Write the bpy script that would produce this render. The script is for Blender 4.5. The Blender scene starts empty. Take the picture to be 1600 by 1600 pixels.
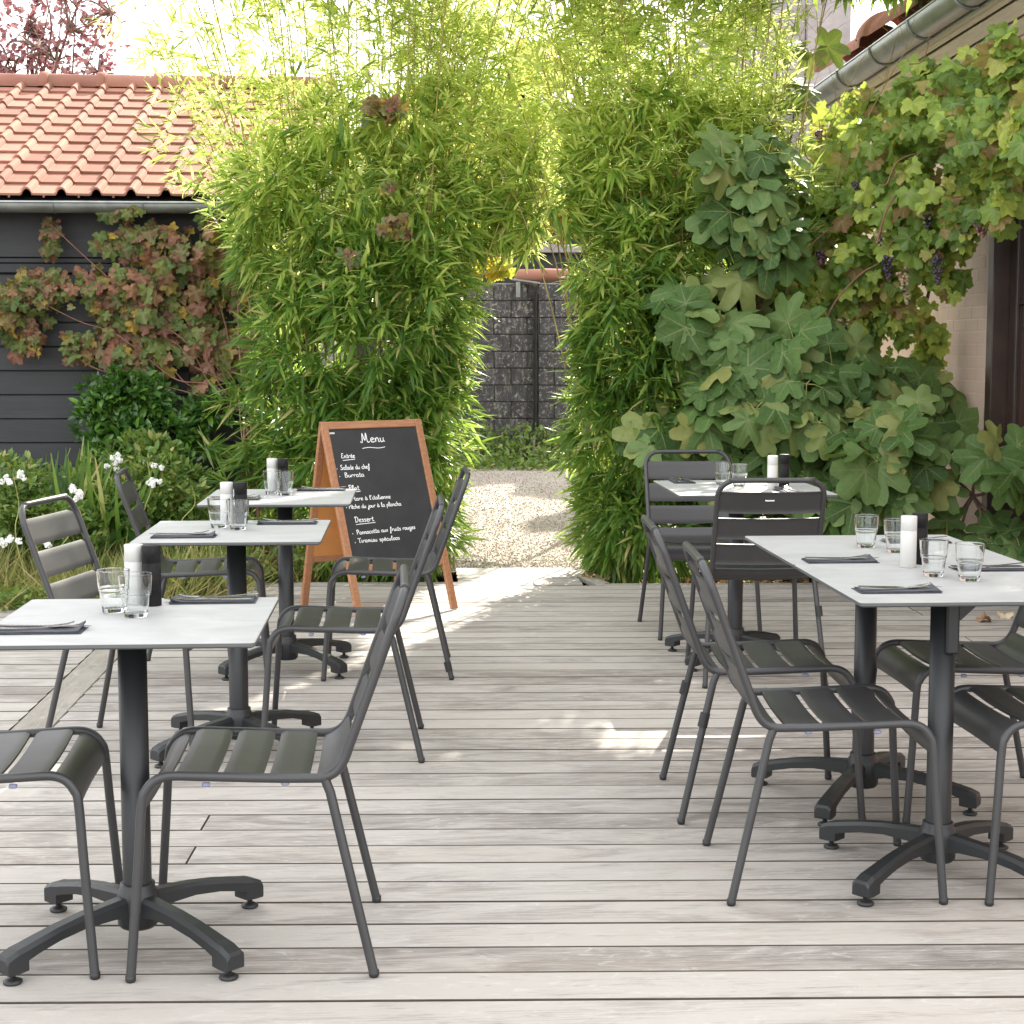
import bpy, math, random
import numpy as np
from mathutils import Vector, Matrix

R = math.radians
PI = math.pi
rng = np.random.default_rng(11)
random.seed(11)
sc = bpy.context.scene
COL = sc.collection

# ------------------------------------------------------------------ camera, sky, sun, exposure
FPX, CAMH = 2580.0, 1.37                      # focal length in photo pixels (1600 wide), eye height
PITCH, YAW = math.atan(260 / FPX), R(3.4)
cam = bpy.data.cameras.new('camera')
cam_o = bpy.data.objects.new('camera', cam)
COL.objects.link(cam_o)
cam.sensor_width = 36
cam.lens = FPX / 1600 * 36
cam.clip_end = 400
cam.clip_start = 0.05
cam_o.location = (0, 0, CAMH)
cam_o.rotation_euler = (PI / 2 - PITCH, 0, -YAW)
sc.camera = cam_o

SUN_EL, SUN_AZ = R(34), R(20.6)               # azimuth from +Y towards +X
w = bpy.data.worlds.new('World')
sc.world = w
w.use_nodes = True
wn, wl = w.node_tree.nodes, w.node_tree.links
bg = wn['Background']
sky = wn.new('ShaderNodeTexSky')
sky.sky_type = 'NISHITA'
sky.sun_disc = False
sky.sun_elevation = SUN_EL
sky.sun_rotation = SUN_AZ
sky.air_density = 1.0
sky.dust_density = 1.5
sky.ozone_density = 1.0
hs = wn.new('ShaderNodeHueSaturation')        # a thin white veil of cloud takes the blue out
hs.inputs['Saturation'].default_value = 0.35
wl.new(sky.outputs[0], hs.inputs['Color'])
veil = wn.new('ShaderNodeMix')                # even bright cloud veil over the whole sky
veil.data_type = 'RGBA'
veil.inputs[0].default_value = 0.62
veil.inputs[7].default_value = (8.6, 8.7, 8.8, 1)
wl.new(hs.outputs[0], veil.inputs[6])
wl.new(veil.outputs[2], bg.inputs['Color'])
bg.inputs['Strength'].default_value = 0.15
sun = bpy.data.lights.new('sun', 'SUN')
sun.energy = 5.0
sun.angle = R(0.5)
sun.color = (1.0, 0.94, 0.82)
sun_o = bpy.data.objects.new('sun', sun)
COL.objects.link(sun_o)
SUND = Vector((math.sin(SUN_AZ) * math.cos(SUN_EL), math.cos(SUN_AZ) * math.cos(SUN_EL), math.sin(SUN_EL)))
sun_o.rotation_euler = SUND.to_track_quat('Z', 'Y').to_euler()
vs = sc.view_settings
vs.view_transform = 'Standard'
vs.look = 'None'
vs.gamma = 1
vs.exposure = 1.45

# ------------------------------------------------------------------ helpers
_f = np.array([math.sin(YAW) * math.cos(PITCH), math.cos(YAW) * math.cos(PITCH), -math.sin(PITCH)])
_r = np.array([math.cos(YAW), -math.sin(YAW), 0.0])
_u = np.cross(_r, _f)


def _ray(px, py):
    return _f + _r * (px - 800) / FPX - _u * (py - 800) / FPX


def at_z(px, py, z=0.0):
    d = _ray(px, py)
    return np.array([0, 0, CAMH]) + d * (z - CAMH) / d[2]


def at_y(px, py, y):
    d = _ray(px, py)
    return np.array([0, 0, CAMH]) + d * y / d[1]


class MB:
    def __init__(s):
        s.v, s.f, s.sm, s.mi = [], [], [], []

    def add(s, verts, faces, smooth=False, mi=0):
        o = len(s.v)
        s.v += [tuple(map(float, p)) for p in verts]
        for f in faces:
            s.f.append([i + o for i in f])
            s.sm.append(smooth)
            s.mi.append(mi)
        return s

    def box(s, c, d, ch=0.0, M=None, mi=0):
        hx, hy, hz = d[0] / 2, d[1] / 2, d[2] / 2
        c = Vector(c)
        vs_, fs = [], []
        if ch <= 0:
            for x in (-1, 1):
                for y in (-1, 1):
                    for z in (-1, 1):
                        vs_.append(Vector((x * hx, y * hy, z * hz)))
            fs = [(0, 1, 3, 2), (4, 6, 7, 5), (0, 4, 5, 1), (2, 3, 7, 6), (0, 2, 6, 4), (1, 5, 7, 3)]
        else:
            idx = {}
            for x in (-1, 1):
                for y in (-1, 1):
                    for z in (-1, 1):
                        for k in range(3):
                            p = [x * (hx - ch), y * (hy - ch), z * (hz - ch)]
                            p[k] = (x, y, z)[k] * (hx, hy, hz)[k]
                            idx[(x, y, z, k)] = len(vs_)
                            vs_.append(Vector(p))
            for k in range(3):
                a, b = [(1, 2), (2, 0), (0, 1)][k]
                for sg in (-1, 1):
                    q = []
                    for (p1, p2) in ((-1, -1), (1, -1), (1, 1), (-1, 1)):
                        t = [0, 0, 0]
                        t[k], t[a], t[b] = sg, p1, p2
                        q.append(idx[(*t, k)])
                    fs.append(q)
            for k in range(3):
                a, b = [(1, 2), (2, 0), (0, 1)][k]
                for s1 in (-1, 1):
                    for s2 in (-1, 1):
                        t0, t1 = [0, 0, 0], [0, 0, 0]
                        t0[a] = t1[a] = s1
                        t0[b] = t1[b] = s2
                        t0[k], t1[k] = -1, 1
                        fs.append([idx[(*t0, a)], idx[(*t1, a)], idx[(*t1, b)], idx[(*t0, b)]])
            for x in (-1, 1):
                for y in (-1, 1):
                    for z in (-1, 1):
                        fs.append([idx[(x, y, z, 0)], idx[(x, y, z, 1)], idx[(x, y, z, 2)]])
        out = []
        for f in fs:
            p = [vs_[i] for i in f]
            n = (p[1] - p[0]).cross(p[2] - p[0])
            m = sum(p, Vector()) / len(p)
            out.append(f if n.dot(m) > 0 else list(reversed(f)))
        if M is not None:
            vs_ = [M @ p for p in vs_]
        s.add([p + c for p in vs_], out, False, mi)
        return s

    def tube(s, path, r, seg=10, caps=True, smooth=True, mi=0):
        P = [Vector(p) for p in path]
        n = len(P)
        rs = r if isinstance(r, (list, tuple)) else [r] * n
        T = []
        for i in range(n):
            a = P[max(i - 1, 0)]
            b = P[min(i + 1, n - 1)]
            t = (b - a)
            T.append(t.normalized() if t.length > 1e-9 else Vector((0, 0, 1)))
        up = Vector((0, 0, 1)) if abs(T[0].z) < 0.9 else Vector((1, 0, 0))
        nrm = (up - T[0] * up.dot(T[0])).normalized()
        vv, ff = [], []
        for i in range(n):
            if i:
                nrm = (nrm - T[i] * nrm.dot(T[i]))
                nrm = nrm.normalized() if nrm.length > 1e-6 else T[i].orthogonal().normalized()
            bi = T[i].cross(nrm)
            for k in range(seg):
                a = 2 * PI * k / seg
                vv.append(P[i] + (nrm * math.cos(a) + bi * math.sin(a)) * rs[i])
        for i in range(n - 1):
            for k in range(seg):
                k2 = (k + 1) % seg
                ff.append((i * seg + k, i * seg + k2, (i + 1) * seg + k2, (i + 1) * seg + k))
        s.add(vv, ff, smooth, mi)
        if caps:
            s.add(vv[:seg], [list(range(seg))[::-1]], False, mi)
            s.add(vv[-seg:], [list(range(seg))], False, mi)
        return s

    def lathe(s, prof, c=(0, 0, 0), seg=24, smooth=True, mi=0):
        c = Vector(c)
        vv, ff = [], []
        n = len(prof)
        for (r, z) in prof:
            for k in range(seg):
                a = 2 * PI * k / seg
                vv.append(c + Vector((max(r, 1e-5) * math.cos(a), max(r, 1e-5) * math.sin(a), z)))
        for i in range(n - 1):
            for k in range(seg):
                k2 = (k + 1) % seg
                ff.append((i * seg + k, i * seg + k2, (i + 1) * seg + k2, (i + 1) * seg + k))
        s.add(vv, ff, smooth, mi)
        return s

    def prism(s, poly, z0, z1, mi_top=0, mi_side=0):
        n = len(poly)
        vv = [(x, y, z0) for x, y in poly] + [(x, y, z1) for x, y in poly]
        s.add(vv, [list(range(n, 2 * n))], False, mi_top)
        s.add(vv, [list(range(n))[::-1]], False, mi_side)
        s.add(vv, [(i, (i + 1) % n, n + (i + 1) % n, n + i) for i in range(n)], False, mi_side)
        return s

    def mesh(s, name, mats):
        me = bpy.data.meshes.new(name)
        me.from_pydata(s.v, [], s.f)
        me.polygons.foreach_set('use_smooth', s.sm)
        if not isinstance(mats, (list, tuple)):
            mats = [mats]
        for m in mats:
            me.materials.append(m)
        me.polygons.foreach_set('material_index', s.mi)
        me.update()
        return me

    def build(s, name, mats, parent=None, **kw):
        return link(name, s.mesh(name, mats), parent, **kw)


def tag(o, label=None, cat=None, group=None, kind=None):
    if label:
        o['label'] = label
    if cat:
        o['category'] = cat
    if group:
        o['group'] = group
    if kind:
        o['kind'] = kind
    return o


def link(name, me, parent=None, M=None, **kw):
    o = bpy.data.objects.new(name, me)
    COL.objects.link(o)
    if parent is not None:
        o.parent = parent
        # children are written in scene coordinates; prototypes stand at the origin
        o.matrix_parent_inverse = WORLD[parent.name].inverted()
    if M is not None:
        o.matrix_basis = M
    WORLD[o.name] = o.matrix_basis.copy()
    if kw:
        tag(o, **kw)
    return o


WORLD = {}


def thing(name, label, cat, loc=(0, 0, 0), group=None, kind=None):
    o = bpy.data.objects.new(name, None)
    COL.objects.link(o)
    o.empty_display_size = 0.1
    o.location = loc
    WORLD[o.name] = Matrix.Translation(Vector(loc))
    return tag(o, label, cat, group, kind)


def kids(o):
    return CH.get(o.name, [])


CH = {}


def index_children():
    CH.clear()
    for o in sc.objects:
        if o.parent:
            CH.setdefault(o.parent.name, []).append(o)


def copy_tree(root, M, label, group=None):
    """a thing with copies of its parts and sub-parts"""
    r = root.copy()
    COL.objects.link(r)
    r.matrix_basis = M
    r['label'] = label
    if group:
        r['group'] = group

    def rec(src, dst):
        for ch in kids(src):
            c = ch.copy()
            COL.objects.link(c)
            c.parent = dst
            rec(ch, c)
    rec(root, r)
    return r


# ------------------------------------------------------------------ materials
def newmat(name):
    m = bpy.data.materials.new(name)
    m.use_nodes = True
    nt = m.node_tree
    return m, nt, nt.nodes['Principled BSDF'], nt.nodes['Material Output']


def nd(nt, t, **kw):
    n = nt.nodes.new(t)
    for k, v in kw.items():
        if k in ('operation', 'blend_type', 'data_type', 'attribute_name', 'noise_dimensions', 'feature', 'musgrave_type', 'clamp', 'use_clamp', 'interpolation', 'distance'):
            setattr(n, k, v)
        else:
            n.inputs[k].default_value = v
    return n


def ramp(nt, fac, stops, interp='LINEAR'):
    r = nt.nodes.new('ShaderNodeValToRGB')
    cr = r.color_ramp
    cr.interpolation = interp
    while len(cr.elements) < len(stops):
        cr.elements.new(0.5)
    for e, (p, c) in zip(cr.elements, stops):
        e.position = p
        e.color = (*c, 1) if len(c) == 3 else c
    if fac is not None:
        nt.links.new(fac, r.inputs[0])
    return r


def mth(nt, op, a, b=None, c=None, clamp=False):
    n = nt.nodes.new('ShaderNodeMath')
    n.operation = op
    n.use_clamp = clamp
    for i, x in enumerate((a, b, c)):
        if x is None:
            continue
        if isinstance(x, (int, float)):
            n.inputs[i].default_value = x
        else:
            nt.links.new(x, n.inputs[i])
    return n.outputs[0]


def mixc(nt, fac, a, b, mode='MIX'):
    n = nt.nodes.new('ShaderNodeMix')
    n.data_type = 'RGBA'
    n.blend_type = mode
    for i, x in ((0, fac), (6, a), (7, b)):
        if isinstance(x, (int, float)):
            n.inputs[i].default_value = x
        elif isinstance(x, tuple):
            n.inputs[i].default_value = (*x, 1)
        else:
            nt.links.new(x, n.inputs[i])
    return n.outputs[2]


def coords(nt, scale=(1, 1, 1), kind='Position', jitter=0.0, rot=(0, 0, 0)):
    if kind == 'Position':
        src = nt.nodes.new('ShaderNodeNewGeometry').outputs['Position']
    else:
        src = nt.nodes.new('ShaderNodeTexCoord').outputs[kind]
    mp = nt.nodes.new('ShaderNodeMapping')
    mp.inputs['Scale'].default_value = scale
    mp.inputs['Rotation'].default_value = rot
    nt.links.new(src, mp.inputs[0])
    out = mp.outputs[0]
    if jitter:
        oi = nt.nodes.new('ShaderNodeObjectInfo')
        k = mth(nt, 'MULTIPLY', oi.outputs['Random'], jitter)
        va = nt.nodes.new('ShaderNodeVectorMath')
        va.operation = 'ADD'
        nt.links.new(out, va.inputs[0])
        nt.links.new(k, va.inputs[1])
        out = va.outputs[0]
    return out


def noise(nt, vec, scale=5, detail=4, rough=0.55, dist=0.0):
    n = nt.nodes.new('ShaderNodeTexNoise')
    n.inputs['Scale'].default_value = scale
    n.inputs['Detail'].default_value = detail
    n.inputs['Roughness'].default_value = rough
    n.inputs['Distortion'].default_value = dist
    nt.links.new(vec, n.inputs['Vector'])
    return n.outputs[0]


def bump(nt, bs, h, strength=0.3, dist=0.01):
    b = nt.nodes.new('ShaderNodeBump')
    b.inputs['Strength'].default_value = strength
    b.inputs['Distance'].default_value = dist
    nt.links.new(h, b.inputs['Height'])
    nt.links.new(b.outputs[0], bs.inputs['Normal'])


def plain(name, col, rough=0.5, metal=0.0, var=0.12, vscale=8, bstr=0.0, bscale=60, spec=0.5, jitter=0.0, kind='Object'):
    m, nt, bs, out = newmat(name)
    v = coords(nt, kind=kind, jitter=jitter)
    n1 = noise(nt, v, vscale, 5, 0.6)
    lo = tuple(c * (1 - var) for c in col)
    hi = tuple(min(1, c * (1 + var)) for c in col)
    r = ramp(nt, n1, [(0.3, lo), (0.7, hi)])
    nt.links.new(r.outputs[0], bs.inputs['Base Color'])
    bs.inputs['Roughness'].default_value = rough
    bs.inputs['Metallic'].default_value = metal
    bs.inputs['Specular IOR Level'].default_value = spec
    if bstr:
        n2 = noise(nt, v, bscale, 4, 0.6)
        bump(nt, bs, n2, bstr, 0.004)
    return m


def obj_random(nt):
    return nt.nodes.new('ShaderNodeObjectInfo').outputs['Random']


# grey weathered deck wood
def mat_deck(name, base=((0.165, 0.145, 0.128), (0.442, 0.408, 0.37)), rot=R(-2.5), along='x'):
    m, nt, bs, out = newmat(name)
    sx = (1.3, 42.0, 1.0) if along == 'x' else (42.0, 1.3, 1.0)
    v = coords(nt, scale=sx, jitter=37.0, rot=(0, 0, -rot))
    vb = coords(nt, scale=(1.6, 5, 1) if along == 'x' else (5, 1.6, 1), jitter=11.0, rot=(0, 0, -rot))
    vw = coords(nt, scale=(1, 1, 1))
    grain = noise(nt, v, 3.2, 8, 0.68, 0.8)
    fine = noise(nt, v, 14, 6, 0.7, 0.3)
    blot = noise(nt, vb, 1.7, 6, 0.62, 1.2)
    big = noise(nt, vw, 0.7, 4, 0.55)
    g = mth(nt, 'ADD', mth(nt, 'MULTIPLY', grain, 0.48), mth(nt, 'MULTIPLY', fine, 0.42))
    g = mth(nt, 'ADD', g, mth(nt, 'MULTIPLY', blot, 0.55))
    g = mth(nt, 'ADD', g, mth(nt, 'MULTIPLY', big, 0.3))
    g = mth(nt, 'ADD', g, mth(nt, 'MULTIPLY', obj_random(nt), 0.16))
    mid = tuple((a + b) / 2 for a, b in zip(*base))
    r = ramp(nt, g, [(0.74, base[0]), (0.885, mid), (1.04, base[1])])
    # pale worn scuffs and darker damp spots
    sc1 = noise(nt, vb, 4.5, 7, 0.72, 2.0)
    scf = ramp(nt, sc1, [(0.555, (0, 0, 0)), (0.66, (1, 1, 1))])
    c1 = mixc(nt, mth(nt, 'MULTIPLY', scf.outputs[0], 0.5), r.outputs[0], (0.55, 0.545, 0.515))
    sp = noise(nt, coords(nt, scale=(3, 9, 1), jitter=5.0), 7, 3, 0.5)
    spf = ramp(nt, sp, [(0.24, (1, 1, 1)), (0.33, (0, 0, 0))])
    c2 = mixc(nt, mth(nt, 'MULTIPLY', spf.outputs[0], 0.35), c1, (0.20, 0.175, 0.155))
    # faint warm brown streak where the silvering is thin
    wm = ramp(nt, noise(nt, vb, 0.9, 3, 0.5, 0.5), [(0.5, (0, 0, 0)), (0.75, (1, 1, 1))])
    c3 = mixc(nt, mth(nt, 'MULTIPLY', wm.outputs[0], 0.25), c2, (0.38, 0.31, 0.255))
    nt.links.new(c3, bs.inputs['Base Color'])
    bs.inputs['Roughness'].default_value = 0.72
    bs.inputs['Specular IOR Level'].default_value = 0.3
    hh = mth(nt, 'ADD', mth(nt, 'MULTIPLY', grain, 0.7), mth(nt, 'MULTIPLY', fine, 0.5))
    bump(nt, bs, hh, 0.5, 0.005)
    return m


M_DECK = mat_deck('deck_wood')
M_DECKSIDE = plain('unsilvered_wood', (0.075, 0.055, 0.042), 0.9, var=0.3, kind='Position')
M_BAND = mat_deck('border_wood', ((0.22, 0.20, 0.17), (0.36, 0.33, 0.285)), 0, 'y')


def mat_metal(name, col, rough=0.34):
    m, nt, bs, out = newmat(name)
    v = coords(nt, kind='Object', jitter=3.0)
    n1 = noise(nt, v, 6, 5, 0.6)
    n2 = noise(nt, v, 240, 2, 0.5)
    r = ramp(nt, n1, [(0.3, tuple(c * 0.88 for c in col)), (0.7, tuple(c * 1.12 for c in col))])
    nt.links.new(r.outputs[0], bs.inputs['Base Color'])
    rr = nt.nodes.new('ShaderNodeMapRange')
    nt.links.new(n1, rr.inputs[0])
    rr.inputs[3].default_value = rough * 0.8
    rr.inputs[4].default_value = rough * 1.25
    nt.links.new(rr.outputs[0], bs.inputs['Roughness'])
    bs.inputs['Specular IOR Level'].default_value = 0.6
    bump(nt, bs, n2, 0.05, 0.0006)
    return m


M_CHAIR = mat_metal('chair_lacquer', (0.037, 0.0362, 0.0375), 0.42)
M_BASE = mat_metal('table_base_paint', (0.014, 0.0155, 0.017), 0.45)
M_EDGE = plain('table_edge', (0.10, 0.105, 0.105), 0.5, var=0.1)
M_CAP = plain('black_plastic', (0.02, 0.02, 0.02), 0.5)
M_GLIDE = plain('clear_glide', (0.22, 0.23, 0.33), 0.25, var=0.02)


def mat_top():
    m, nt, bs, out = newmat('table_laminate')
    v = coords(nt, kind='Object', scale=(1, 1.6, 1), jitter=9.0)
    a = noise(nt, v, 3.2, 7, 0.6, 1.4)
    b = noise(nt, v, 22, 5, 0.6)
    k = mth(nt, 'ADD', mth(nt, 'MULTIPLY', a, 0.8), mth(nt, 'MULTIPLY', b, 0.2))
    r = ramp(nt, k, [(0.34, (0.325, 0.325, 0.32)), (0.5, (0.37, 0.37, 0.362)), (0.66, (0.41, 0.41, 0.40))])
    nt.links.new(r.outputs[0], bs.inputs['Base Color'])
    bs.inputs['Roughness'].default_value = 0.5
    bs.inputs['Specular IOR Level'].default_value = 0.3
    bump(nt, bs, b, 0.04, 0.001)
    return m


M_TOP = mat_top()


def mat_glass():
    m, nt, bs, out = newmat('tumbler_glass')
    bs.inputs['Base Color'].default_value = (0.97, 0.985, 0.98, 1)
    bs.inputs['Roughness'].default_value = 0.015
    bs.inputs['Transmission Weight'].default_value = 1.0
    bs.inputs['IOR'].default_value = 1.45
    return m


M_GLASS = mat_glass()
M_WHITE = plain('white_lacquer', (0.54, 0.53, 0.505), 0.35, var=0.02)
M_BLACK = plain('black_lacquer', (0.013, 0.0125, 0.013), 0.6, var=0.7, vscale=25, spec=0.18)
M_STEEL = plain('cutlery_steel', (0.62, 0.62, 0.61), 0.2, 1.0, var=0.04)
M_SILVER = plain('plate_metal', (0.55, 0.53, 0.50), 0.35, 0.6, var=0.05)


def mat_cloth():
    m, nt, bs, out = newmat('napkin_cloth')
    v = coords(nt, kind='Object')
    a = noise(nt, v, 30, 4, 0.6)
    wv = noise(nt, v, 900, 2, 0.5)
    r = ramp(nt, a, [(0.3, (0.042, 0.043, 0.052)), (0.7, (0.065, 0.066, 0.077))])
    nt.links.new(r.outputs[0], bs.inputs['Base Color'])
    bs.inputs['Roughness'].default_value = 0.9
    bump(nt, bs, wv, 0.3, 0.0005)
    return m


M_CLOTH = mat_cloth()


def mat_wood(name, c0, c1, scale=(2, 30, 30), rough=0.5, kind='Object', bstr=0.15):
    m, nt, bs, out = newmat(name)
    v = coords(nt, kind=kind, scale=scale, jitter=13.0)
    a = noise(nt, v, 2.2, 8, 0.65, 0.6)
    r = ramp(nt, a, [(0.3, c0), (0.7, c1)])
    oi = obj_random(nt)
    c = mixc(nt, mth(nt, 'MULTIPLY', oi, 0.25), r.outputs[0], c0)
    nt.links.new(c, bs.inputs['Base Color'])
    bs.inputs['Roughness'].default_value = rough
    bump(nt, bs, a, bstr, 0.003)
    return m


M_TEAK = mat_wood('stained_hardwood', (0.26, 0.112, 0.050), (0.45, 0.215, 0.108), (30, 30, 3), 0.45)
M_TEAKH = mat_wood('stained_hardwood_rail', (0.26, 0.112, 0.050), (0.45, 0.215, 0.108), (3, 30, 30), 0.45)
M_HARDB = plain('hardboard', (0.50, 0.225, 0.062), 0.6, var=0.08, vscale=12)
M_SLATE = plain('blackboard', (0.022, 0.023, 0.025), 0.55, var=0.25, vscale=6)
M_CHALK = plain('chalk', (0.85, 0.85, 0.83), 0.9, var=0.08, vscale=60)


def mat_black_boards():
    m, nt, bs, out = newmat('black_stained_boards')
    v = coords(nt, scale=(1.0, 10, 16), jitter=21.0)
    a = noise(nt, v, 2.5, 8, 0.7, 0.6)
    b = noise(nt, coords(nt, scale=(1, 1, 2.5), jitter=7.0), 2.3, 4, 0.5)
    k = mth(nt, 'ADD', mth(nt, 'MULTIPLY', a, 0.6), mth(nt, 'MULTIPLY', b, 0.4))
    r = ramp(nt, k, [(0.3, (0.018, 0.019, 0.021)), (0.55, (0.031, 0.032, 0.035)), (0.75, (0.052, 0.053, 0.056))])
    c = mixc(nt, mth(nt, 'MULTIPLY', obj_random(nt), 0.4), r.outputs[0], (0.022, 0.022, 0.024))
    nt.links.new(c, bs.inputs['Base Color'])
    bs.inputs['Roughness'].default_value = 0.58
    bump(nt, bs, a, 0.35, 0.004)
    return m


M_BOARD = mat_black_boards()


def mat_tile():
    m, nt, bs, out = newmat('terracotta_tile')
    v = coords(nt, jitter=9.0)
    a = noise(nt, v, 6, 6, 0.65)
    b = noise(nt, v, 80, 4, 0.6)
    k = mth(nt, 'ADD', mth(nt, 'MULTIPLY', a, 0.55), mth(nt, 'MULTIPLY', obj_random(nt), 0.45))
    r = ramp(nt, k, [(0.2, (0.22, 0.095, 0.068)), (0.5, (0.31, 0.145, 0.105)), (0.8, (0.39, 0.19, 0.14))])
    st = ramp(nt, noise(nt, v, 2.0, 6, 0.7), [(0.55, (0, 0, 0)), (0.72, (1, 1, 1))])
    c = mixc(nt, mth(nt, 'MULTIPLY', st.outputs[0], 0.5), r.outputs[0], (0.15, 0.10, 0.075))
    nt.links.new(c, bs.inputs['Base Color'])
    bs.inputs['Roughness'].default_value = 0.85
    bs.inputs['Specular IOR Level'].default_value = 0.15
    bump(nt, bs, b, 0.25, 0.003)
    return m


M_TILE = mat_tile()


def mat_zinc():
    m, nt, bs, out = newmat('zinc')
    v = coords(nt)
    a = noise(nt, v, 5, 6, 0.65, 0.5)
    r = ramp(nt, a, [(0.3, (0.24, 0.26, 0.27)), (0.7, (0.42, 0.44, 0.44))])
    nt.links.new(r.outputs[0], bs.inputs['Base Color'])
    bs.inputs['Metallic'].default_value = 0.75
    rr = ramp(nt, a, [(0.3, (0.32,) * 3), (0.7, (0.5,) * 3)])
    nt.links.new(rr.outputs[0], bs.inputs['Roughness'])
    return m


M_ZINC = mat_zinc()


def mat_brick_paint():
    m, nt, bs, out = newmat('pink_painted_brick')
    v = coords(nt, jitter=3.0)
    vw = coords(nt)
    a = noise(nt, vw, 2.2, 6, 0.6)
    b = noise(nt, v, 35, 6, 0.7)
    r = ramp(nt, a, [(0.3, (0.66, 0.475, 0.385)), (0.7, (0.76, 0.575, 0.475))])
    c = mixc(nt, mth(nt, 'MULTIPLY', obj_random(nt), 0.15), r.outputs[0], (0.70, 0.54, 0.45))
    nt.links.new(c, bs.inputs['Base Color'])
    bs.inputs['Roughness'].default_value = 0.6
    bump(nt, bs, b, 0.5, 0.004)
    return m


M_PINK = mat_brick_paint()
M_DOORW = plain('brown_door_paint', (0.045, 0.026, 0.020), 0.35, var=0.3, vscale=5, kind='Position')
M_RENDER = plain('grey_render', (0.36, 0.32, 0.31), 0.85, var=0.2, vscale=3, bstr=0.4, bscale=40, kind='Position')
M_SOFFIT = mat_wood('soffit_boards', (0.58, 0.50, 0.38), (0.78, 0.70, 0.56), (20, 2, 20), 0.35, kind='Position', bstr=0.3)
M_DARK = plain('dark_paint', (0.02, 0.02, 0.02), 0.6, var=0.3, kind='Position')


def mat_pane():
    m, nt, bs, out = newmat('door_pane')
    bs.inputs['Base Color'].default_value = (0.10, 0.055, 0.045, 1)
    bs.inputs['Roughness'].default_value = 0.05
    bs.inputs['Specular IOR Level'].default_value = 0.9
    return m


M_PANE = mat_pane()


def mat_blocks():
    m, nt, bs, out = newmat('black_painted_block')
    v = coords(nt, jitter=5.0)
    vs_ = coords(nt, scale=(6, 6, 1.2))
    a = noise(nt, v, 4, 6, 0.65)
    r = ramp(nt, a, [(0.3, (0.035, 0.033, 0.037)), (0.75, (0.085, 0.082, 0.085))])
    sp = ramp(nt, noise(nt, v, 22, 5, 0.8), [(0.555, (0, 0, 0)), (0.60, (1, 1, 1))])
    st = ramp(nt, noise(nt, vs_, 3.0, 6, 0.8), [(0.54, (0, 0, 0)), (0.64, (1, 1, 1))])
    f = mth(nt, 'MAXIMUM', mth(nt, 'MULTIPLY', sp.outputs[0], 0.8), mth(nt, 'MULTIPLY', st.outputs[0], 0.45))
    c = mixc(nt, f, r.outputs[0], (0.40, 0.37, 0.32))
    nt.links.new(c, bs.inputs['Base Color'])
    bs.inputs['Roughness'].default_value = 0.8
    bump(nt, bs, a, 0.4, 0.006)
    return m


M_BLOCK = mat_blocks()
M_MORTAR = plain('pale_mortar', (0.30, 0.28, 0.25), 0.9, var=0.5, vscale=9, kind='Position')


def mat_gravel(name='gravel_sheet'):
    m, nt, bs, out = newmat(name)
    v = coords(nt)
    vo = nt.nodes.new('ShaderNodeTexVoronoi')
    vo.inputs['Scale'].default_value = 85
    nt.links.new(v, vo.inputs['Vector'])
    a = noise(nt, v, 1.2, 5, 0.6)
    r = ramp(nt, vo.outputs['Color'], [(0.1, (0.37, 0.32, 0.26)), (0.5, (0.46, 0.405, 0.34)), (0.9, (0.55, 0.495, 0.425))])
    e = ramp(nt, a, [(0.55, (0, 0, 0)), (0.75, (1, 1, 1))])
    c = mixc(nt, mth(nt, 'MULTIPLY', e.outputs[0], 0.4), r.outputs[0], (0.30, 0.25, 0.19))
    nt.links.new(c, bs.inputs['Base Color'])
    bs.inputs['Roughness'].default_value = 0.95
    bump(nt, bs, vo.outputs['Distance'], 0.8, 0.02)
    return m


M_GRAVEL = mat_gravel()


def mat_stone():
    m, nt, bs, out = newmat('gravel_stone')
    at = nt.nodes.new('ShaderNodeAttribute')
    at.attribute_name = 'rnd'
    r = ramp(nt, at.outputs['Fac'], [(0.0, (0.34, 0.30, 0.26)), (0.4, (0.44, 0.395, 0.345)), (0.8, (0.54, 0.495, 0.44)), (0.95, (0.42, 0.30, 0.22))])
    nt.links.new(r.outputs[0], bs.inputs['Base Color'])
    bs.inputs['Roughness'].default_value = 0.9
    return m


M_STONE = mat_stone()


def mat_soil():
    m, nt, bs, out = newmat('soil')
    v = coords(nt)
    a = noise(nt, v, 9, 8, 0.7)
    r = ramp(nt, a, [(0.3, (0.035, 0.024, 0.016)), (0.7, (0.11, 0.078, 0.05))])
    nt.links.new(r.outputs[0], bs.inputs['Base Color'])
    bs.inputs['Roughness'].default_value = 1.0
    bump(nt, bs, a, 0.8, 0.03)
    return m


M_SOIL = mat_soil()
M_BARK = plain('bark', (0.16, 0.10, 0.075), 0.85, var=0.4, vscale=20, bstr=0.5, bscale=40, kind='Position')
M_STEM = plain('vine_stem', (0.20, 0.095, 0.06), 0.7, var=0.3, vscale=20, kind='Position')
M_CANE = plain('bamboo_cane', (0.30, 0.24, 0.075), 0.45, var=0.35, vscale=6, kind='Position')
M_PETIOLE = plain('petiole', (0.30, 0.30, 0.09), 0.5, var=0.2, kind='Position')


LG = 1.3


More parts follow.
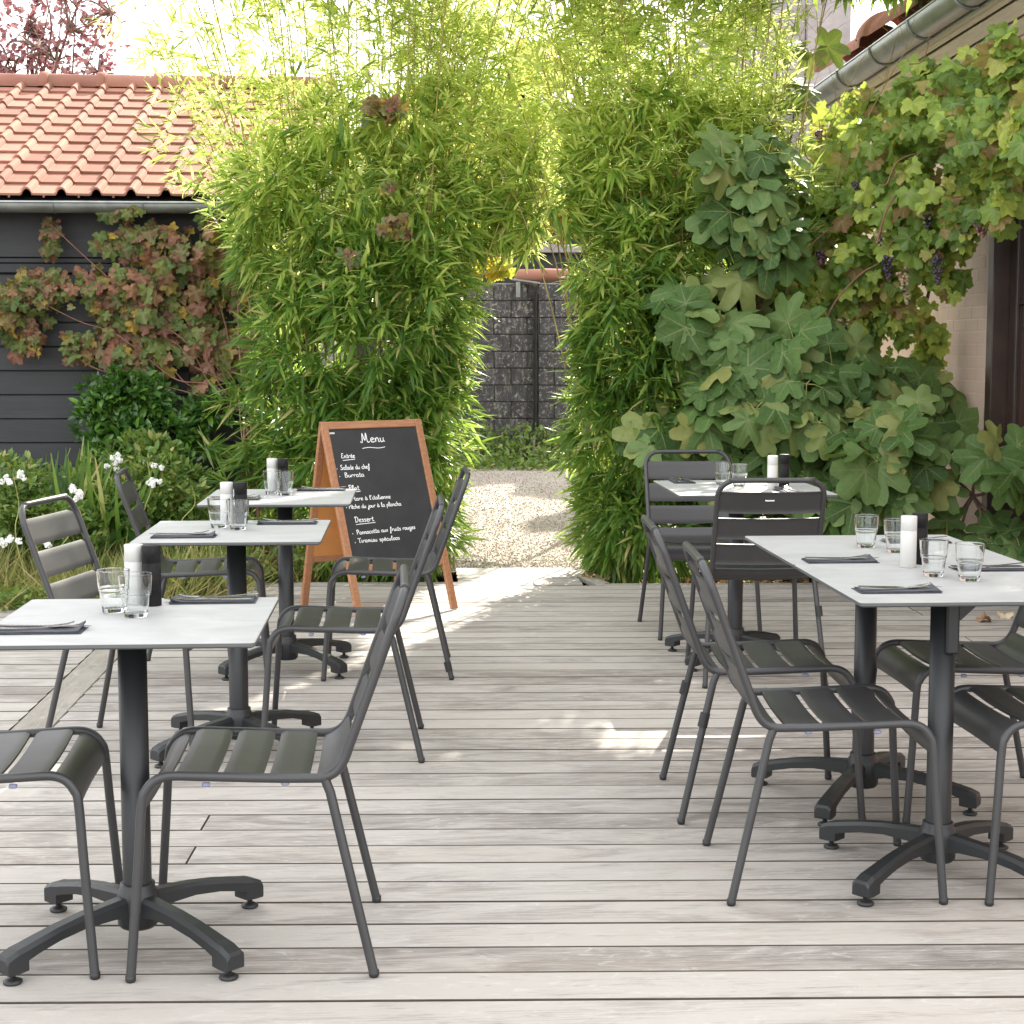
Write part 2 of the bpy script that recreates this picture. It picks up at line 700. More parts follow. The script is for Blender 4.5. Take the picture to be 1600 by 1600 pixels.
def mat_leaf(name, stops, tl=(0.30, 0.42, 0.05), tfac=0.42, rough=0.42, spec=0.4, tmix=0.62, veins=None, veincol=(0.35, 0.38, 0.16), blotch=None, interp='LINEAR'):
    """stops: colour ramp over the per-leaf random number"""
    m, nt, bs, out = newmat(name)
    at = nt.nodes.new('ShaderNodeAttribute')
    at.attribute_name = 'rnd'
    k = mth(nt, 'FRACT', mth(nt, 'ADD', at.outputs['Fac'], obj_random(nt)))
    r = ramp(nt, k, [(p, tuple(min(.9, q * LG) for q in c)) for p, c in stops], interp)
    col = r.outputs[0]
    v = coords(nt)
    n1 = noise(nt, v, 30, 4, 0.6)
    col = mixc(nt, 0.5, col, ramp(nt, n1, [(0.3, (0.35, 0.35, 0.35)), (0.7, (0.65, 0.65, 0.65))]).outputs[0], 'OVERLAY')
    if blotch:
        bf = ramp(nt, noise(nt, v, blotch[1], 5, 0.7), [(blotch[2], (0, 0, 0)), (blotch[2] + 0.07, (1, 1, 1))])
        col = mixc(nt, mth(nt, 'MULTIPLY', bf.outputs[0], blotch[3]), col, blotch[0])
    if veins:
        uv = nt.nodes.new('ShaderNodeAttribute')
        uv.attribute_name = 'luv'
        sp = nt.nodes.new('ShaderNodeSeparateXYZ')
        nt.links.new(uv.outputs['Vector'], sp.inputs[0])
        x = mth(nt, 'ADD', sp.outputs[0], 0.0)
        y = sp.outputs[1]
        mask = None
        for a in veins:
            ca, sa = math.cos(R(a)), math.sin(R(a))
            d = mth(nt, 'ABSOLUTE', mth(nt, 'SUBTRACT', mth(nt, 'MULTIPLY', x, sa), mth(nt, 'MULTIPLY', y, ca)))
            s_ = mth(nt, 'ADD', mth(nt, 'MULTIPLY', x, ca), mth(nt, 'MULTIPLY', y, sa))
            wdt = mth(nt, 'MAXIMUM', mth(nt, 'MULTIPLY', mth(nt, 'SUBTRACT', 1.0, s_), 0.026), 0.007)
            lin = mth(nt, 'MULTIPLY', mth(nt, 'LESS_THAN', d, wdt), mth(nt, 'GREATER_THAN', s_, 0.0))
            # side veins branching off at an angle
            q = mth(nt, 'FRACT', mth(nt, 'MULTIPLY', mth(nt, 'SUBTRACT', s_, mth(nt, 'MULTIPLY', d, 0.9)), 6.5))
            near = mth(nt, 'MULTIPLY', mth(nt, 'LESS_THAN', d, mth(nt, 'MULTIPLY', s_, 0.42)), 0.45)
            sv = mth(nt, 'MULTIPLY', mth(nt, 'MULTIPLY', mth(nt, 'LESS_THAN', q, 0.13), near), mth(nt, 'GREATER_THAN', s_, 0.05))
            lin = mth(nt, 'MAXIMUM', lin, sv)
            mask = lin if mask is None else mth(nt, 'MAXIMUM', mask, lin)
        col = mixc(nt, mth(nt, 'MULTIPLY', mask, 0.75), col, veincol)
        bump(nt, bs, mask, 0.25, 0.004)
    nt.links.new(col, bs.inputs['Base Color'])
    bs.inputs['Roughness'].default_value = rough
    bs.inputs['Specular IOR Level'].default_value = spec
    tr = nt.nodes.new('ShaderNodeBsdfTranslucent')
    tc = mixc(nt, tmix, col, tl)
    nt.links.new(tc, tr.inputs['Color'])
    mx = nt.nodes.new('ShaderNodeMixShader')
    mx.inputs[0].default_value = tfac
    nt.links.new(bs.outputs[0], mx.inputs[1])
    nt.links.new(tr.outputs[0], mx.inputs[2])
    nt.links.new(mx.outputs[0], out.inputs[0])
    return m


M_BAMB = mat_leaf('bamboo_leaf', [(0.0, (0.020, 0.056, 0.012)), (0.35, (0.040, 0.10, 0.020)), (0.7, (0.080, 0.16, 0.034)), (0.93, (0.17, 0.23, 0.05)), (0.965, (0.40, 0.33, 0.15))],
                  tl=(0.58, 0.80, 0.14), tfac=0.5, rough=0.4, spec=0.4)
M_BAMBLIT = mat_leaf('backlit_bamboo_leaf', [(0.0, (0.13, 0.235, 0.04)), (0.5, (0.22, 0.33, 0.065)), (0.95, (0.37, 0.42, 0.11))],
                   tl=(0.92, 0.97, 0.34), tfac=0.62, rough=0.4, tmix=0.85)  # bamboo leaf with the backlit glow put into a brighter, yellower colour
M_FIG = mat_leaf('fig_leaf', [(0.0, (0.030, 0.066, 0.015)), (0.4, (0.060, 0.115, 0.028)), (0.75, (0.105, 0.165, 0.052)), (0.97, (0.19, 0.20, 0.06))],
                 tl=(0.34, 0.42, 0.06), tfac=0.26, rough=0.55, spec=0.28, veins=(0, 48, -48, 98, -98), veincol=(0.20, 0.24, 0.10),
                 blotch=((0.30, 0.22, 0.11), 16, 0.70, 0.5))
M_GRAPE = mat_leaf('grape_leaf', [(0.0, (0.06, 0.13, 0.026)), (0.35, (0.13, 0.22, 0.042)), (0.60, (0.23, 0.33, 0.06)), (0.87, (0.36, 0.42, 0.075)), (0.93, (0.26, 0.18, 0.07)), (0.98, (0.17, 0.08, 0.04))],
                   tl=(0.62, 0.68, 0.10), tfac=0.42, rough=0.5, veins=(0, 50, -50, 104, -104), veincol=(0.30, 0.33, 0.14), blotch=((0.34, 0.18, 0.09), 11, 0.66, 0.6))
M_AUTUMN = mat_leaf('autumn_vine_leaf', [(0.0, (0.04, 0.085, 0.018)), (0.2, (0.085, 0.14, 0.03)), (0.38, (0.14, 0.17, 0.05)), (0.5, (0.15, 0.10, 0.05)), (0.60, (0.21, 0.085, 0.05)), (0.70, (0.10, 0.038, 0.035)), (0.80, (0.27, 0.13, 0.085)), (0.9, (0.12, 0.11, 0.05)), (0.98, (0.36, 0.25, 0.04))],
                    tl=(0.45, 0.26, 0.06), tfac=0.33, rough=0.55, veins=(0, 50, -50, 104, -104), veincol=(0.25, 0.20, 0.10), blotch=((0.13, 0.045, 0.03), 9, 0.56, 0.55))
M_LAUREL = mat_leaf('laurel_leaf', [(0.0, (0.018, 0.05, 0.010)), (0.6, (0.038, 0.095, 0.018)), (0.9, (0.10, 0.20, 0.03))],
                    tl=(0.25, 0.45, 0.05), tfac=0.22, rough=0.25, spec=0.6)
M_ROSE = mat_leaf('rose_leaf', [(0.0, (0.025, 0.06, 0.012)), (0.5, (0.09, 0.16, 0.035)), (0.85, (0.15, 0.22, 0.05)), (0.97, (0.30, 0.26, 0.10))],
                  tl=(0.42, 0.55, 0.08), tfac=0.35, rough=0.45)
M_GRASS = mat_leaf('grass_blade', [(0.0, (0.07, 0.10, 0.02)), (0.4, (0.14, 0.16, 0.035)), (0.7, (0.24, 0.22, 0.07)), (0.9, (0.36, 0.29, 0.14))],
                   tl=(0.5, 0.5, 0.12), tfac=0.35, rough=0.5)
M_PURPLE = mat_leaf('purple_leaf', [(0.0, (0.14, 0.055, 0.06)), (0.5, (0.22, 0.10, 0.10)), (0.9, (0.30, 0.18, 0.16))],
                    tl=(0.42, 0.17, 0.19), tfac=0.3)
M_EVER = mat_leaf('evergreen_leaf', [(0.0, (0.02, 0.04, 0.018)), (0.8, (0.05, 0.085, 0.03))], tl=(0.2, 0.3, 0.05), tfac=0.15)
M_YELLOW = mat_leaf('yellow_green_leaf', [(0.0, (0.13, 0.19, 0.03)), (0.4, (0.24, 0.30, 0.045)), (0.75, (0.42, 0.37, 0.06)), (0.93, (0.42, 0.20, 0.05))],
                    tl=(0.75, 0.70, 0.10), tfac=0.5)
M_DRY = mat_leaf('dry_leaf', [(0.0, (0.20, 0.11, 0.06)), (0.5, (0.36, 0.22, 0.12)), (0.9, (0.46, 0.36, 0.24))], tl=(0.5, 0.3, 0.1), tfac=0.15, rough=0.8)
M_PETAL = mat_leaf('petal', [(0.0, (0.78, 0.76, 0.70)), (0.9, (0.88, 0.86, 0.80))], tl=(0.8, 0.75, 0.6), tfac=0.25, rough=0.6)


def mat_grape():
    m, nt, bs, out = newmat('grape_skin')
    at = nt.nodes.new('ShaderNodeAttribute')
    at.attribute_name = 'rnd'
    k = mth(nt, 'FRACT', mth(nt, 'ADD', mth(nt, 'MULTIPLY', at.outputs['Fac'], 0.45), obj_random(nt)))
    r = ramp(nt, k, [(0.0, (0.03, 0.02, 0.045)), (0.45, (0.07, 0.035, 0.06)), (0.62, (0.22, 0.09, 0.10)), (0.8, (0.34, 0.24, 0.14)), (0.95, (0.24, 0.28, 0.10))])
    nt.links.new(r.outputs[0], bs.inputs['Base Color'])
    bs.inputs['Roughness'].default_value = 0.38
    return m


M_GRAPES = mat_grape()


# ------------------------------------------------------------------ foliage
def norm(a):
    return a / np.maximum(np.linalg.norm(a, axis=-1, keepdims=True), 1e-9)


def T_blade():          # narrow bamboo leaf, folded along its midrib
    v = [(0, 0, 0), (.22, .062, .012), (.22, 0, -.01), (.22, -.062, .012), (.6, .05, .0), (.6, 0, -.02), (.6, -.05, .0), (1, 0, -.07)]
    return np.array(v), [(0, 2, 1), (0, 3, 2), (1, 2, 5, 4), (2, 3, 6, 5), (4, 5, 7), (5, 6, 7)]


def T_oval():
    v = [(0, 0, 0), (.3, .20, .03), (.3, 0, -.01), (.3, -.20, .03), (.68, .17, .0), (.68, 0, -.04), (.68, -.17, .0), (1, 0, -.10)]
    return np.array(v), [(0, 2, 1), (0, 3, 2), (1, 2, 5, 4), (2, 3, 6, 5), (4, 5, 7), (5, 6, 7)]


def T_grass():
    v = []
    for t, wd in ((0, .018), (.35, .016), (.7, .011), (1, .002)):
        z = -0.28 * t * t
        v += [(t, wd, z), (t, -wd, z)]
    return np.array(v), [(0, 1, 3, 2), (2, 3, 5, 4), (4, 5, 7, 6)]


def T_lobed(lobes, base, notch, serr, nserr, n=44, cup=0.12, ripple=0.05, seed=0, pw=2):
    """palmate leaf: the petiole joins at the origin, the tip points along +x"""
    g = random.Random(seed)
    th = [2 * PI * i / n - PI for i in range(n)]
    out = []
    jit = [g.uniform(-.07, .07) for _ in lobes]
    for i, t in enumerate(th):
        r = base
        for (a, amp, wd), j in zip(lobes, jit):
            d = (t - R(a) - j + PI) % (2 * PI) - PI
            r = r + amp * math.exp(-abs(d / wd) ** pw)
        d = abs(abs(t) - PI)
        r *= 1 - notch * math.exp(-(d / 0.35) ** 2)
        r *= 1 + serr * (1 if i % 2 else -1) + g.uniform(-.02, .02)
        out.append(r)
    v = [(0, 0, 0)]
    ph = g.uniform(0, 6)
    for fr in (0.5, 1.0):
        for t, r in zip(th, out):
            q = r * fr
            z = -cup * q * q + ripple * fr * fr * math.sin(5 * t + ph) - 0.06 * fr * math.cos(2 * t)
            v.append((q * math.cos(t), q * math.sin(t), z))
    f = []
    for i in range(n):
        j = (i + 1) % n
        f.append((0, 1 + i, 1 + j))
        f.append((1 + i, 1 + n + i, 1 + n + j, 1 + j))
    v = np.array(v)
    v[:, :2] /= 1.0
    return v, f


FIG_T = [T_lobed([(0, .40, .40), (54, .36, .36), (-54, .36, .36), (108, .28, .36), (-108, .28, .36)], .50, .50, .008, 0, 52, (.12, .25, .4)[s], .06, s, 4) for s in range(3)]
FIG_T += [T_lobed([(0, .47, .37), (53, .43, .33), (-53, .43, .33), (106, .32, .34), (-106, .32, .34)], .43, .45, .012, 0, 52, (.15, .3, .5)[s], .09, s + 5, 4) for s in range(3)]
GRAPE_T = [T_lobed([(0, .34, .33), (52, .27, .30), (-52, .27, .30), (108, .20, .32), (-108, .20, .32)], .44, .6, .055, 0, 40, .25, .09, s + 20) for s in range(4)]


def leaf_arrays(tmpl, faces, pos, D, N, S, wid=1.0):
    n = len(pos)
    D = norm(D)
    Y = norm(np.cross(N, D))
    N2 = np.cross(D, Y)
    S = np.broadcast_to(np.asarray(S, float), (n,))
    t = tmpl
    V = pos[:, None, :] + S[:, None, None] * (t[None, :, 0:1] * D[:, None] + wid * t[None, :, 1:2] * Y[:, None] + t[None, :, 2:3] * N2[:, None])
    return V.reshape(-1, 3)


def raw_mesh(name, V, tmpl_n, faces, n, mat, rnd, luv=None):
    me = bpy.data.meshes.new(name)
    nl = sum(len(f) for f in faces)
    nf = len(faces)
    me.vertices.add(len(V))
    me.vertices.foreach_set('co', V.astype(np.float32).ravel())
    flat = np.array([i for f in faces for i in f], dtype=np.int64)
    loops = (flat[None, :] + (np.arange(n) * tmpl_n)[:, None]).ravel()
    starts1 = np.cumsum([0] + [len(f) for f in faces[:-1]])
    starts = (starts1[None, :] + (np.arange(n) * nl)[:, None]).ravel()
    me.loops.add(nl * n)
    me.loops.foreach_set('vertex_index', loops.astype(np.int32))
    me.polygons.add(nf * n)
    me.polygons.foreach_set('loop_start', starts.astype(np.int32))
    me.polygons.foreach_set('use_smooth', np.ones(nf * n, bool))
    me.update(calc_edges=True)
    at = me.attributes.new('rnd', 'FLOAT', 'POINT')
    at.data.foreach_set('value', np.repeat(rnd, tmpl_n).astype(np.float32))
    if luv is not None:
        a2 = me.attributes.new('luv', 'FLOAT_VECTOR', 'POINT')
        z = np.zeros((tmpl_n, 3))
        z[:, :2] = luv[:, :2]
        a2.data.foreach_set('vector', np.tile(z, (n, 1)).astype(np.float32).ravel())
    me.materials.append(mat)
    return me


def leaf_mass(name, T, pos, D, N, S, mat, parent, wid=1.0, **kw):
    """leaves nobody could count: one mesh"""
    t, f = T
    n = len(pos)
    V = leaf_arrays(t, f, pos, D, N, S, wid)
    me = raw_mesh(name, V, len(t), f, n, mat, rng.random(n), t)
    kw.setdefault('kind', 'stuff')
    return link(name, me, parent, **kw)


def leaf_parts(name, Ts, pos, D, N, S, mat, parent, wid=1.0):
    """leaves one can pick out: an object each, sharing mesh data"""
    mes = []
    for t, f in Ts:
        mes.append(raw_mesh(name, t * np.array([1, wid, 1]), len(t), f, 1, mat, np.zeros(1), t))
    D = norm(D)
    Y = norm(np.cross(N, D))
    N2 = np.cross(D, Y)
    S = np.broadcast_to(np.asarray(S, float), (len(pos),))
    for i in range(len(pos)):
        M = Matrix(((D[i, 0] * S[i], Y[i, 0] * S[i], N2[i, 0] * S[i], pos[i, 0]),
                    (D[i, 1] * S[i], Y[i, 1] * S[i], N2[i, 1] * S[i], pos[i, 1]),
                    (D[i, 2] * S[i], Y[i, 2] * S[i], N2[i, 2] * S[i], pos[i, 2]),
                    (0, 0, 0, 1)))
        link(name, mes[i % len(mes)], parent, M=M)


def ball(n):
    return norm(rng.normal(size=(n, 3)))


def blobs(L, n, shell=0.35, front=0.7):
    """points in a union of ellipsoids; L: (px, py, Y, rpx, rpy, ry)"""
    A = np.array([l[3] * l[4] for l in L], float)
    k = rng.choice(len(L), n, p=A / A.sum())
    C = np.array([at_y(l[0], l[1], l[2]) for l in L])
    Rr = np.array([(l[3] * l[2] / FPX, l[5], l[4] * l[2] / FPX) for l in L])
    u = ball(n)
    flip = (rng.random(n) < front) & (u[:, 1] > 0)
    u[flip, 1] *= -1
    r = rng.random(n) ** shell
    pos = C[k] + u * Rr[k] * r[:, None]
    return pos, norm(u / Rr[k])


def unit(x, y, z):
    return np.array([x, y, z], float)


# ================================================================== SETTING
# ground: one soil sheet to the horizon, gravel yard and deck above it
g = MB()
g.add([(-150, -60, -.13), (150, -60, -.13), (150, 300, -.13), (-150, 300, -.13)], [(0, 1, 2, 3)])
g.build('ground', M_SOIL, kind='structure')
g = MB()
nx, ny = 30, 40
vv = []
for j in range(ny + 1):
    for i in range(nx + 1):
        x, y = .0 + 4.2 * i / nx - .2, 10.12 + 10.2 * j / ny
        vv.append((x, y, -.035 + .012 * math.sin(3.1 * x + 1.3 * y) + .01 * math.sin(5 * y - x)))
g.add(vv, [(j * (nx + 1) + i, j * (nx + 1) + i + 1, (j + 1) * (nx + 1) + i + 1, (j + 1) * (nx + 1) + i) for j in range(ny) for i in range(nx)], True)
yard = g.build('gravel_path', M_GRAVEL, kind='structure')
# loose stones
t = np.array([(1, 0, 0), (-.6, .9, 0), (-.6, -.8, .1), (0, 0, .75), (0, 0, -.6)])
tf = [(0, 1, 3), (1, 2, 3), (2, 0, 3), (1, 0, 4), (2, 1, 4), (0, 2, 4)]
n = 26000
yy = 10.15 + 9.4 * rng.random(n) ** 1.7
pos = np.stack([.15 + rng.random(n) * 2.6, yy, np.full(n, -.02) + rng.random(n) * .012], 1)
V = leaf_arrays(t, tf, pos, rng.normal(size=(n, 3)) * [1, 1, .2], np.tile([0.05, 0.02, 1.], (n, 1)) + rng.normal(size=(n, 3)) * .3, (.0035 + .006 * rng.random(n) ** 2) * (1 + .3 * (yy - 10) / 9))
me = raw_mesh('gravel', V, 5, tf, n, M_STONE, rng.random(n))
me.polygons.foreach_set('use_smooth', np.zeros(len(me.polygons), bool))
link('gravel', me, kind='stuff', label='loose pale gravel stones strewn over the yard behind the deck', cat='gravel')

# deck: every plank a part
DA = R(-2.5)
deck = thing('deck', None, None, (0, 0, -.03), kind='structure')
ux, uy = Vector((math.cos(DA), math.sin(DA), 0)), Vector((-math.sin(DA), math.cos(DA), 0))
PW = 0.1545


def plank(x0, x1, v, parent, mat, dz=0.0):
    # v: distance along uy of the plank's centre line; x0..x1 measured in X
    y0 = v / math.cos(DA)
    a = Vector((x0, y0 + math.tan(DA) * x0, 0))
    b = Vector((x1, y0 + math.tan(DA) * x1, 0))
    L = (b - a).length
    m = MB()
    m.box((0, 0, 0), (L - .003, PW - .0070, .026), ch=.0015)
    for k_, f_ in enumerate(m.f):
        zs = [m.v[i_][2] for i_ in f_]
        if min(zs) < .012:
            m.mi[k_] = 1
    M = Matrix.Translation((a + b) / 2 + Vector((0, 0, -.013 + dz))) @ Matrix.Rotation(DA + R(random.uniform(-.03, .03)), 4, 'Z')
    link('plank', m.mesh('plank', [mat, M_DECKSIDE]), parent, M=M)


gr = random.Random(5)
i = 0
v = 2.35 - 22 * PW
off = 0.0805
while v < 10.2:
    vc = v
    # right end: the wall; beyond the bed edge only the passage between the bamboos goes on
    segs = []
    yl = vc + math.tan(DA) * -1.3
    xr = 3.38
    if vc > 9.42:
        xr = 0.97 + max(0, (9.86 - vc)) * .0
    main = [(-1.308, xr)]
    if vc > 9.60:
        main = [(0.25, xr)]
    for (a, b) in main:
        x = a
        while x < b - .01:
            step = gr.choice([9, 9, 9, 3.9, .7, 9, 4.3])
            e = min(b, x + step)
            if b - e < .5:
                e = b
            plank(x, e, vc, deck, M_DECK, gr.uniform(-.0009, .0009))
            x = e
    if vc < 9.1:
        xm = -2.9 + gr.uniform(-.4, .4)
        plank(-4.2, xm, vc, deck, M_DECK, gr.uniform(-.0009, .0009))
        plank(xm + .003, -1.4515, vc, deck, M_DECK, gr.uniform(-.0009, .0009))
    v += PW
    i += 1
for k, (a, b) in enumerate(((-1.2, 1.6), (1.603, 4.3), (4.303, 7.1), (7.103, 9.4))):
    m = MB()
    m.box((0, 0, 0), (.139, b - a, .027), ch=.003)
    link('border_plank', m.mesh('border_plank', M_BAND), deck, M=Matrix.Translation((-1.38, (a + b) / 2, -.0125)))
# edge boards where the planting beds cut into the deck
for (p, q, wd) in (((.97, 9.96), (1.09, 9.37), .09), ((1.09, 9.35), (3.36, 9.25), .10)):
    a, b = Vector((*p, 0)), Vector((*q, 0))
    m = MB()
    m.box((0, 0, 0), ((b - a).length, wd, .03), ch=.003)
    link('edge_board', m.mesh('edge_board', M_BAND), deck,
         M=Matrix.Translation((a + b) / 2 + Vector((0, 0, -.011))) @ Matrix.Rotation(math.atan2(b.y - a.y, b.x - a.x), 4, 'Z'))

# ------------------------------------------------------------------ black garden shed with tiled roof
WY = 11.0
shed = thing('garden_shed', 'low black boarded shed with terracotta tiled roof behind the flower bed', 'shed', (-2.3, 12.5, -.1))
BH = 0.157
z0 = -.05
row = 0
gs = random.Random(3)
zt = z0
while zt < 1.83:
    cuts = [-6.0, -4.6 + gs.uniform(-.5, .5), -2.55 + gs.uniform(-.9, .9) + (0.4 if row % 2 else -.2), -0.62]
    for a, b in zip(cuts[:-1], cuts[1:]):
        m = MB()
        m.box((0, 0, 0), (b - a - .003, .022, BH - .007), ch=.003)
        link('wall_board', m.mesh('wall_board', M_BOARD), shed, M=Matrix.Translation(((a + b) / 2, WY + gs.uniform(-.002, .002), zt + BH / 2)))
    zt += BH
    row += 1
MB().box((-3.31, WY - .012, zt + .035), (5.38, .05, .06), ch=.004).build('ledge_board', M_BOARD, shed)
MB().box((-3.31, WY - .02, zt + .085), (5.38, .03, .03), ch=.003).build('ledge_board', M_BOARD, shed)
MB().box((-3.31, WY - .03, zt + .10 + .155), (5.38, .03, .30), ch=.003).build('fascia_board', M_BOARD, shed)
core = MB().box((-3.31, WY + 2.9, 1.05), (5.36, 5.76, 2.3))
core.build('wall', M_BOARD, shed)
EY, EZ, RY, RZ = 10.72, 2.29, 13.62, 3.41
rl = math.hypot(RY - EY, RZ - EZ)
ra = math.atan2(RZ - EZ, RY - EY)
MR = Matrix.Rotation(ra, 4, 'X')
sl = MB()
sl.box((-3.25, (EY + RY) / 2 + .02, (EZ + RZ) / 2 - .035), (5.4, rl, .04), M=MR)
sl.build('roof_deck', M_DARK, shed)
sl = MB()
sl.box((-3.25, 2 * RY - (EY + RY) / 2, (EZ + RZ) / 2 - .035), (5.4, rl, .04), M=Matrix.Rotation(-ra, 4, 'X'))
sl.build('roof_deck', M_TILE, shed)
# one interlocking tile: flat pan and a roll on its side
TW, GA = .217, .252
prof = [(0, .004), (.006, .010), (.012, .006), (.145, .004), (.156, .012), (.166, .032), (.180, .045), (.196, .045), (.209, .032), (.218, .010), (.2185, .002)]
tl = GA + .05
vv = []
for (yy_, dz) in ((0, 0), (tl, 0)):
    for (x, z) in prof:
        vv.append((x, yy_, z + .014))
    for (x, z) in prof:
        vv.append((x, yy_, z))
npf = len(prof)
ff = [(k, k + 1, 2 * npf + k + 1, 2 * npf + k) for k in range(npf - 1)]
ffl = [(k, npf + k, npf + k + 1, k + 1) for k in range(npf - 1)]
tile = MB().add(vv, ff, False).add(vv, ffl, False)
tile.add(vv, [(npf - 1, 2 * npf - 1, 4 * npf - 1, 3 * npf - 1), (0, 2 * npf, 3 * npf, npf)], False)
tile.box((.075, .004, -.002), (.012, .012, .012))
tile_me = tile.mesh('roof_tile', M_TILE)
nrow = 12
for rr_ in range(nrow):
    s0 = rr_ * rl / nrow
    lift = .012
    for c in range(24):
        x = -5.869 + c * TW
        y = EY + s0 * math.cos(ra)
        z = EZ + s0 * math.sin(ra) + .018
        M = Matrix.Translation((x + gs.uniform(-.0015, .0015), y, z)) @ Matrix.Rotation(ra - R(3.4) + R(gs.uniform(-.25, .25)), 4, 'X') @ Matrix.Rotation(R(gs.uniform(-.3, .3)), 4, 'Z')
        link('roof_tile', tile_me, shed, M=M)
rp = []
ridge = MB()
seg = 14
for (x, r_) in ((0, .118), (.40, .108), (.402, .130), (.435, .134), (.47, .130), (.475, .118)):
    rp.append((x, r_))
vv = []
for (x, r_) in rp:
    for k in range(seg + 1):
        a = PI * k / seg
        vv.append((x, r_ * math.cos(a) * 1.1, r_ * math.sin(a)))
ridge.add(vv, [(i * (seg + 1) + k, i * (seg + 1) + k + 1, (i + 1) * (seg + 1) + k + 1, (i + 1) * (seg + 1) + k) for i in range(len(rp) - 1) for k in range(seg)], True)
ridge_me = ridge.mesh('ridge_tile', M_TILE)
for c in range(11):
    link('ridge_tile', ridge_me, shed, M=Matrix.Translation((-5.60 + c * .45, RY + .02, RZ + .0)))


def half_gutter(p0, p1, r, mat, name, parent, hook=None, seams=None):
    a, b = Vector(p0), Vector(p1)
    d = (b - a).normalized()
    side = Vector((-d.y, d.x, 0)).normalized()
    m = MB()
    vv = []
    for P in (a, b):
        for k in range(13):
            an = PI + PI * k / 12
            vv.append(P + side * (r * math.cos(an)) + Vector((0, 0, r * math.sin(an))))
    for P in (a, b):
        for k in range(13):
            an = PI + PI * k / 12
            vv.append(P + side * ((r - .004) * math.cos(an)) + Vector((0, 0, (r - .004) * math.sin(an))))
    m.add(vv, [(k, k + 1, 14 + k, 13 + k) for k in range(12)] + [(26 + k, 26 + 13 + k, 27 + 13 + k, 27 + k) for k in range(12)], True)
    m.add(vv, [tuple(range(13)), tuple(range(13, 26))[::-1]], False)
    gt = m.build(name, mat, parent)
    for s in (-1, 1):
        MB().tube([a + side * (s * r), b + side * (s * r)], .0075, 8).build('rim', mat, gt)
    return side, d


half_gutter((-6.0, 10.66, 2.262), (-.70, 10.66, 2.262), .062, M_ZINC, 'gutter', shed)
for px in (83, 223, 363):
    x = at_y(px, 330, 10.6)[0]
    m = MB()
    pts = [(x, 10.66 + .065 * math.cos(PI + PI * k / 12), 2.262 + .065 * math.sin(PI + PI * k / 12)) for k in range(13)]
    m.tube(pts, .004, 6)
    m.build('gutter_seam', M_ZINC, shed)

# ------------------------------------------------------------------ house with pink painted brick wall
XW = 3.40
house = thing('house', 'house with pink painted brick wall, zinc gutter and dark brown glazed door', 'house', (4.5, 9.5, 0))
MB().box((XW + .21, 11.28, 1.62), (.4, 3.30, 3.34)).build('wall', M_PINK, house)
wall_o = [o for o in sc.objects if o.name.startswith('wall')][-1]
MB().box((XW + .21, 6.0, 2.96), (.4, 7.26, .66)).build('wall', M_PINK, house)
MB().box((XW + .21, 4.9, 1.3), (.4, 5.0, 2.64)).build('wall', M_PINK, house)
MB().box((XW + 2.5, 12.99, 1.6), (5.0, .12, 3.2)).build('wall', M_RENDER, house)
bm_me = MB().box((0, 0, 0), (.010, .217, .070), ch=.003).mesh('brick', M_PINK)
nrow = 44
gb = random.Random(9)
for r_ in range(nrow):
    z = -.03 + r_ * .0745
    y = 9.66 + (.11 if r_ % 2 else 0) + .1
    if r_ % 2:
        m_ = Matrix.Translation((XW + .0115, 9.70, z + .035)) @ Matrix.Diagonal((1, .42, 1, 1))
        link('brick', bm_me, wall_o, M=m_)
    k_ = 0
    while y < 11.2:
        link('brick', bm_me, wall_o, M=Matrix.Translation((XW + .0135 + gb.uniform(0, .0010), y, z + .035)) @ Matrix.Rotation(R(gb.uniform(-.4, .4)), 4, 'X'))
        y += .222
# door set back in the reveal
fr = MB()
fr.box((XW + .06, 9.585, 1.31), (.16, .10, 2.66), ch=.006)
fr.box((XW + .06, 7.45, 1.31), (.16, .10, 2.66), ch=.006)
fr.box((XW + .06, 8.52, 2.60), (.16, 2.03, .10), ch=.006)
door = fr.build('door', M_DOORW, house)
for (y0, y1) in ((8.53, 9.53), (7.50, 8.50)):
    m = MB()
    m.box((XW + .10, y0 + .06, 1.28), (.05, .11, 2.52), ch=.008)
    m.box((XW + .10, y1 - .06, 1.28), (.05, .11, 2.52), ch=.008)
    m.box((XW + .10, (y0 + y1) / 2, 2.47), (.05, y1 - y0 - .24, .11), ch=.008)
    m.box((XW + .10, (y0 + y1) / 2, .20), (.05, y1 - y0 - .24, .34), ch=.008)
    m.build('sash', M_DOORW, door)
    m = MB()
    for s in (y0 + .135, y1 - .135):
        m.box((XW + .078, s, 1.38), (.02, .018, 2.05), ch=.004)
    m.build('bead', M_DOORW, door)
    MB().box((XW + .10, (y0 + y1) / 2, 1.62), (.034, y1 - y0 - .24, .035), ch=.005).build('muntin', M_DOORW, door)
    MB().box((XW + .112, (y0 + y1) / 2, 1.39), (.006, y1 - y0 - .24, 2.04)).build('pane', M_PANE, door)
MB().box((XW + .09, 8.52, -.0), (.2, 2.2, .06), ch=.006).build('door_sill', M_RENDER, house)
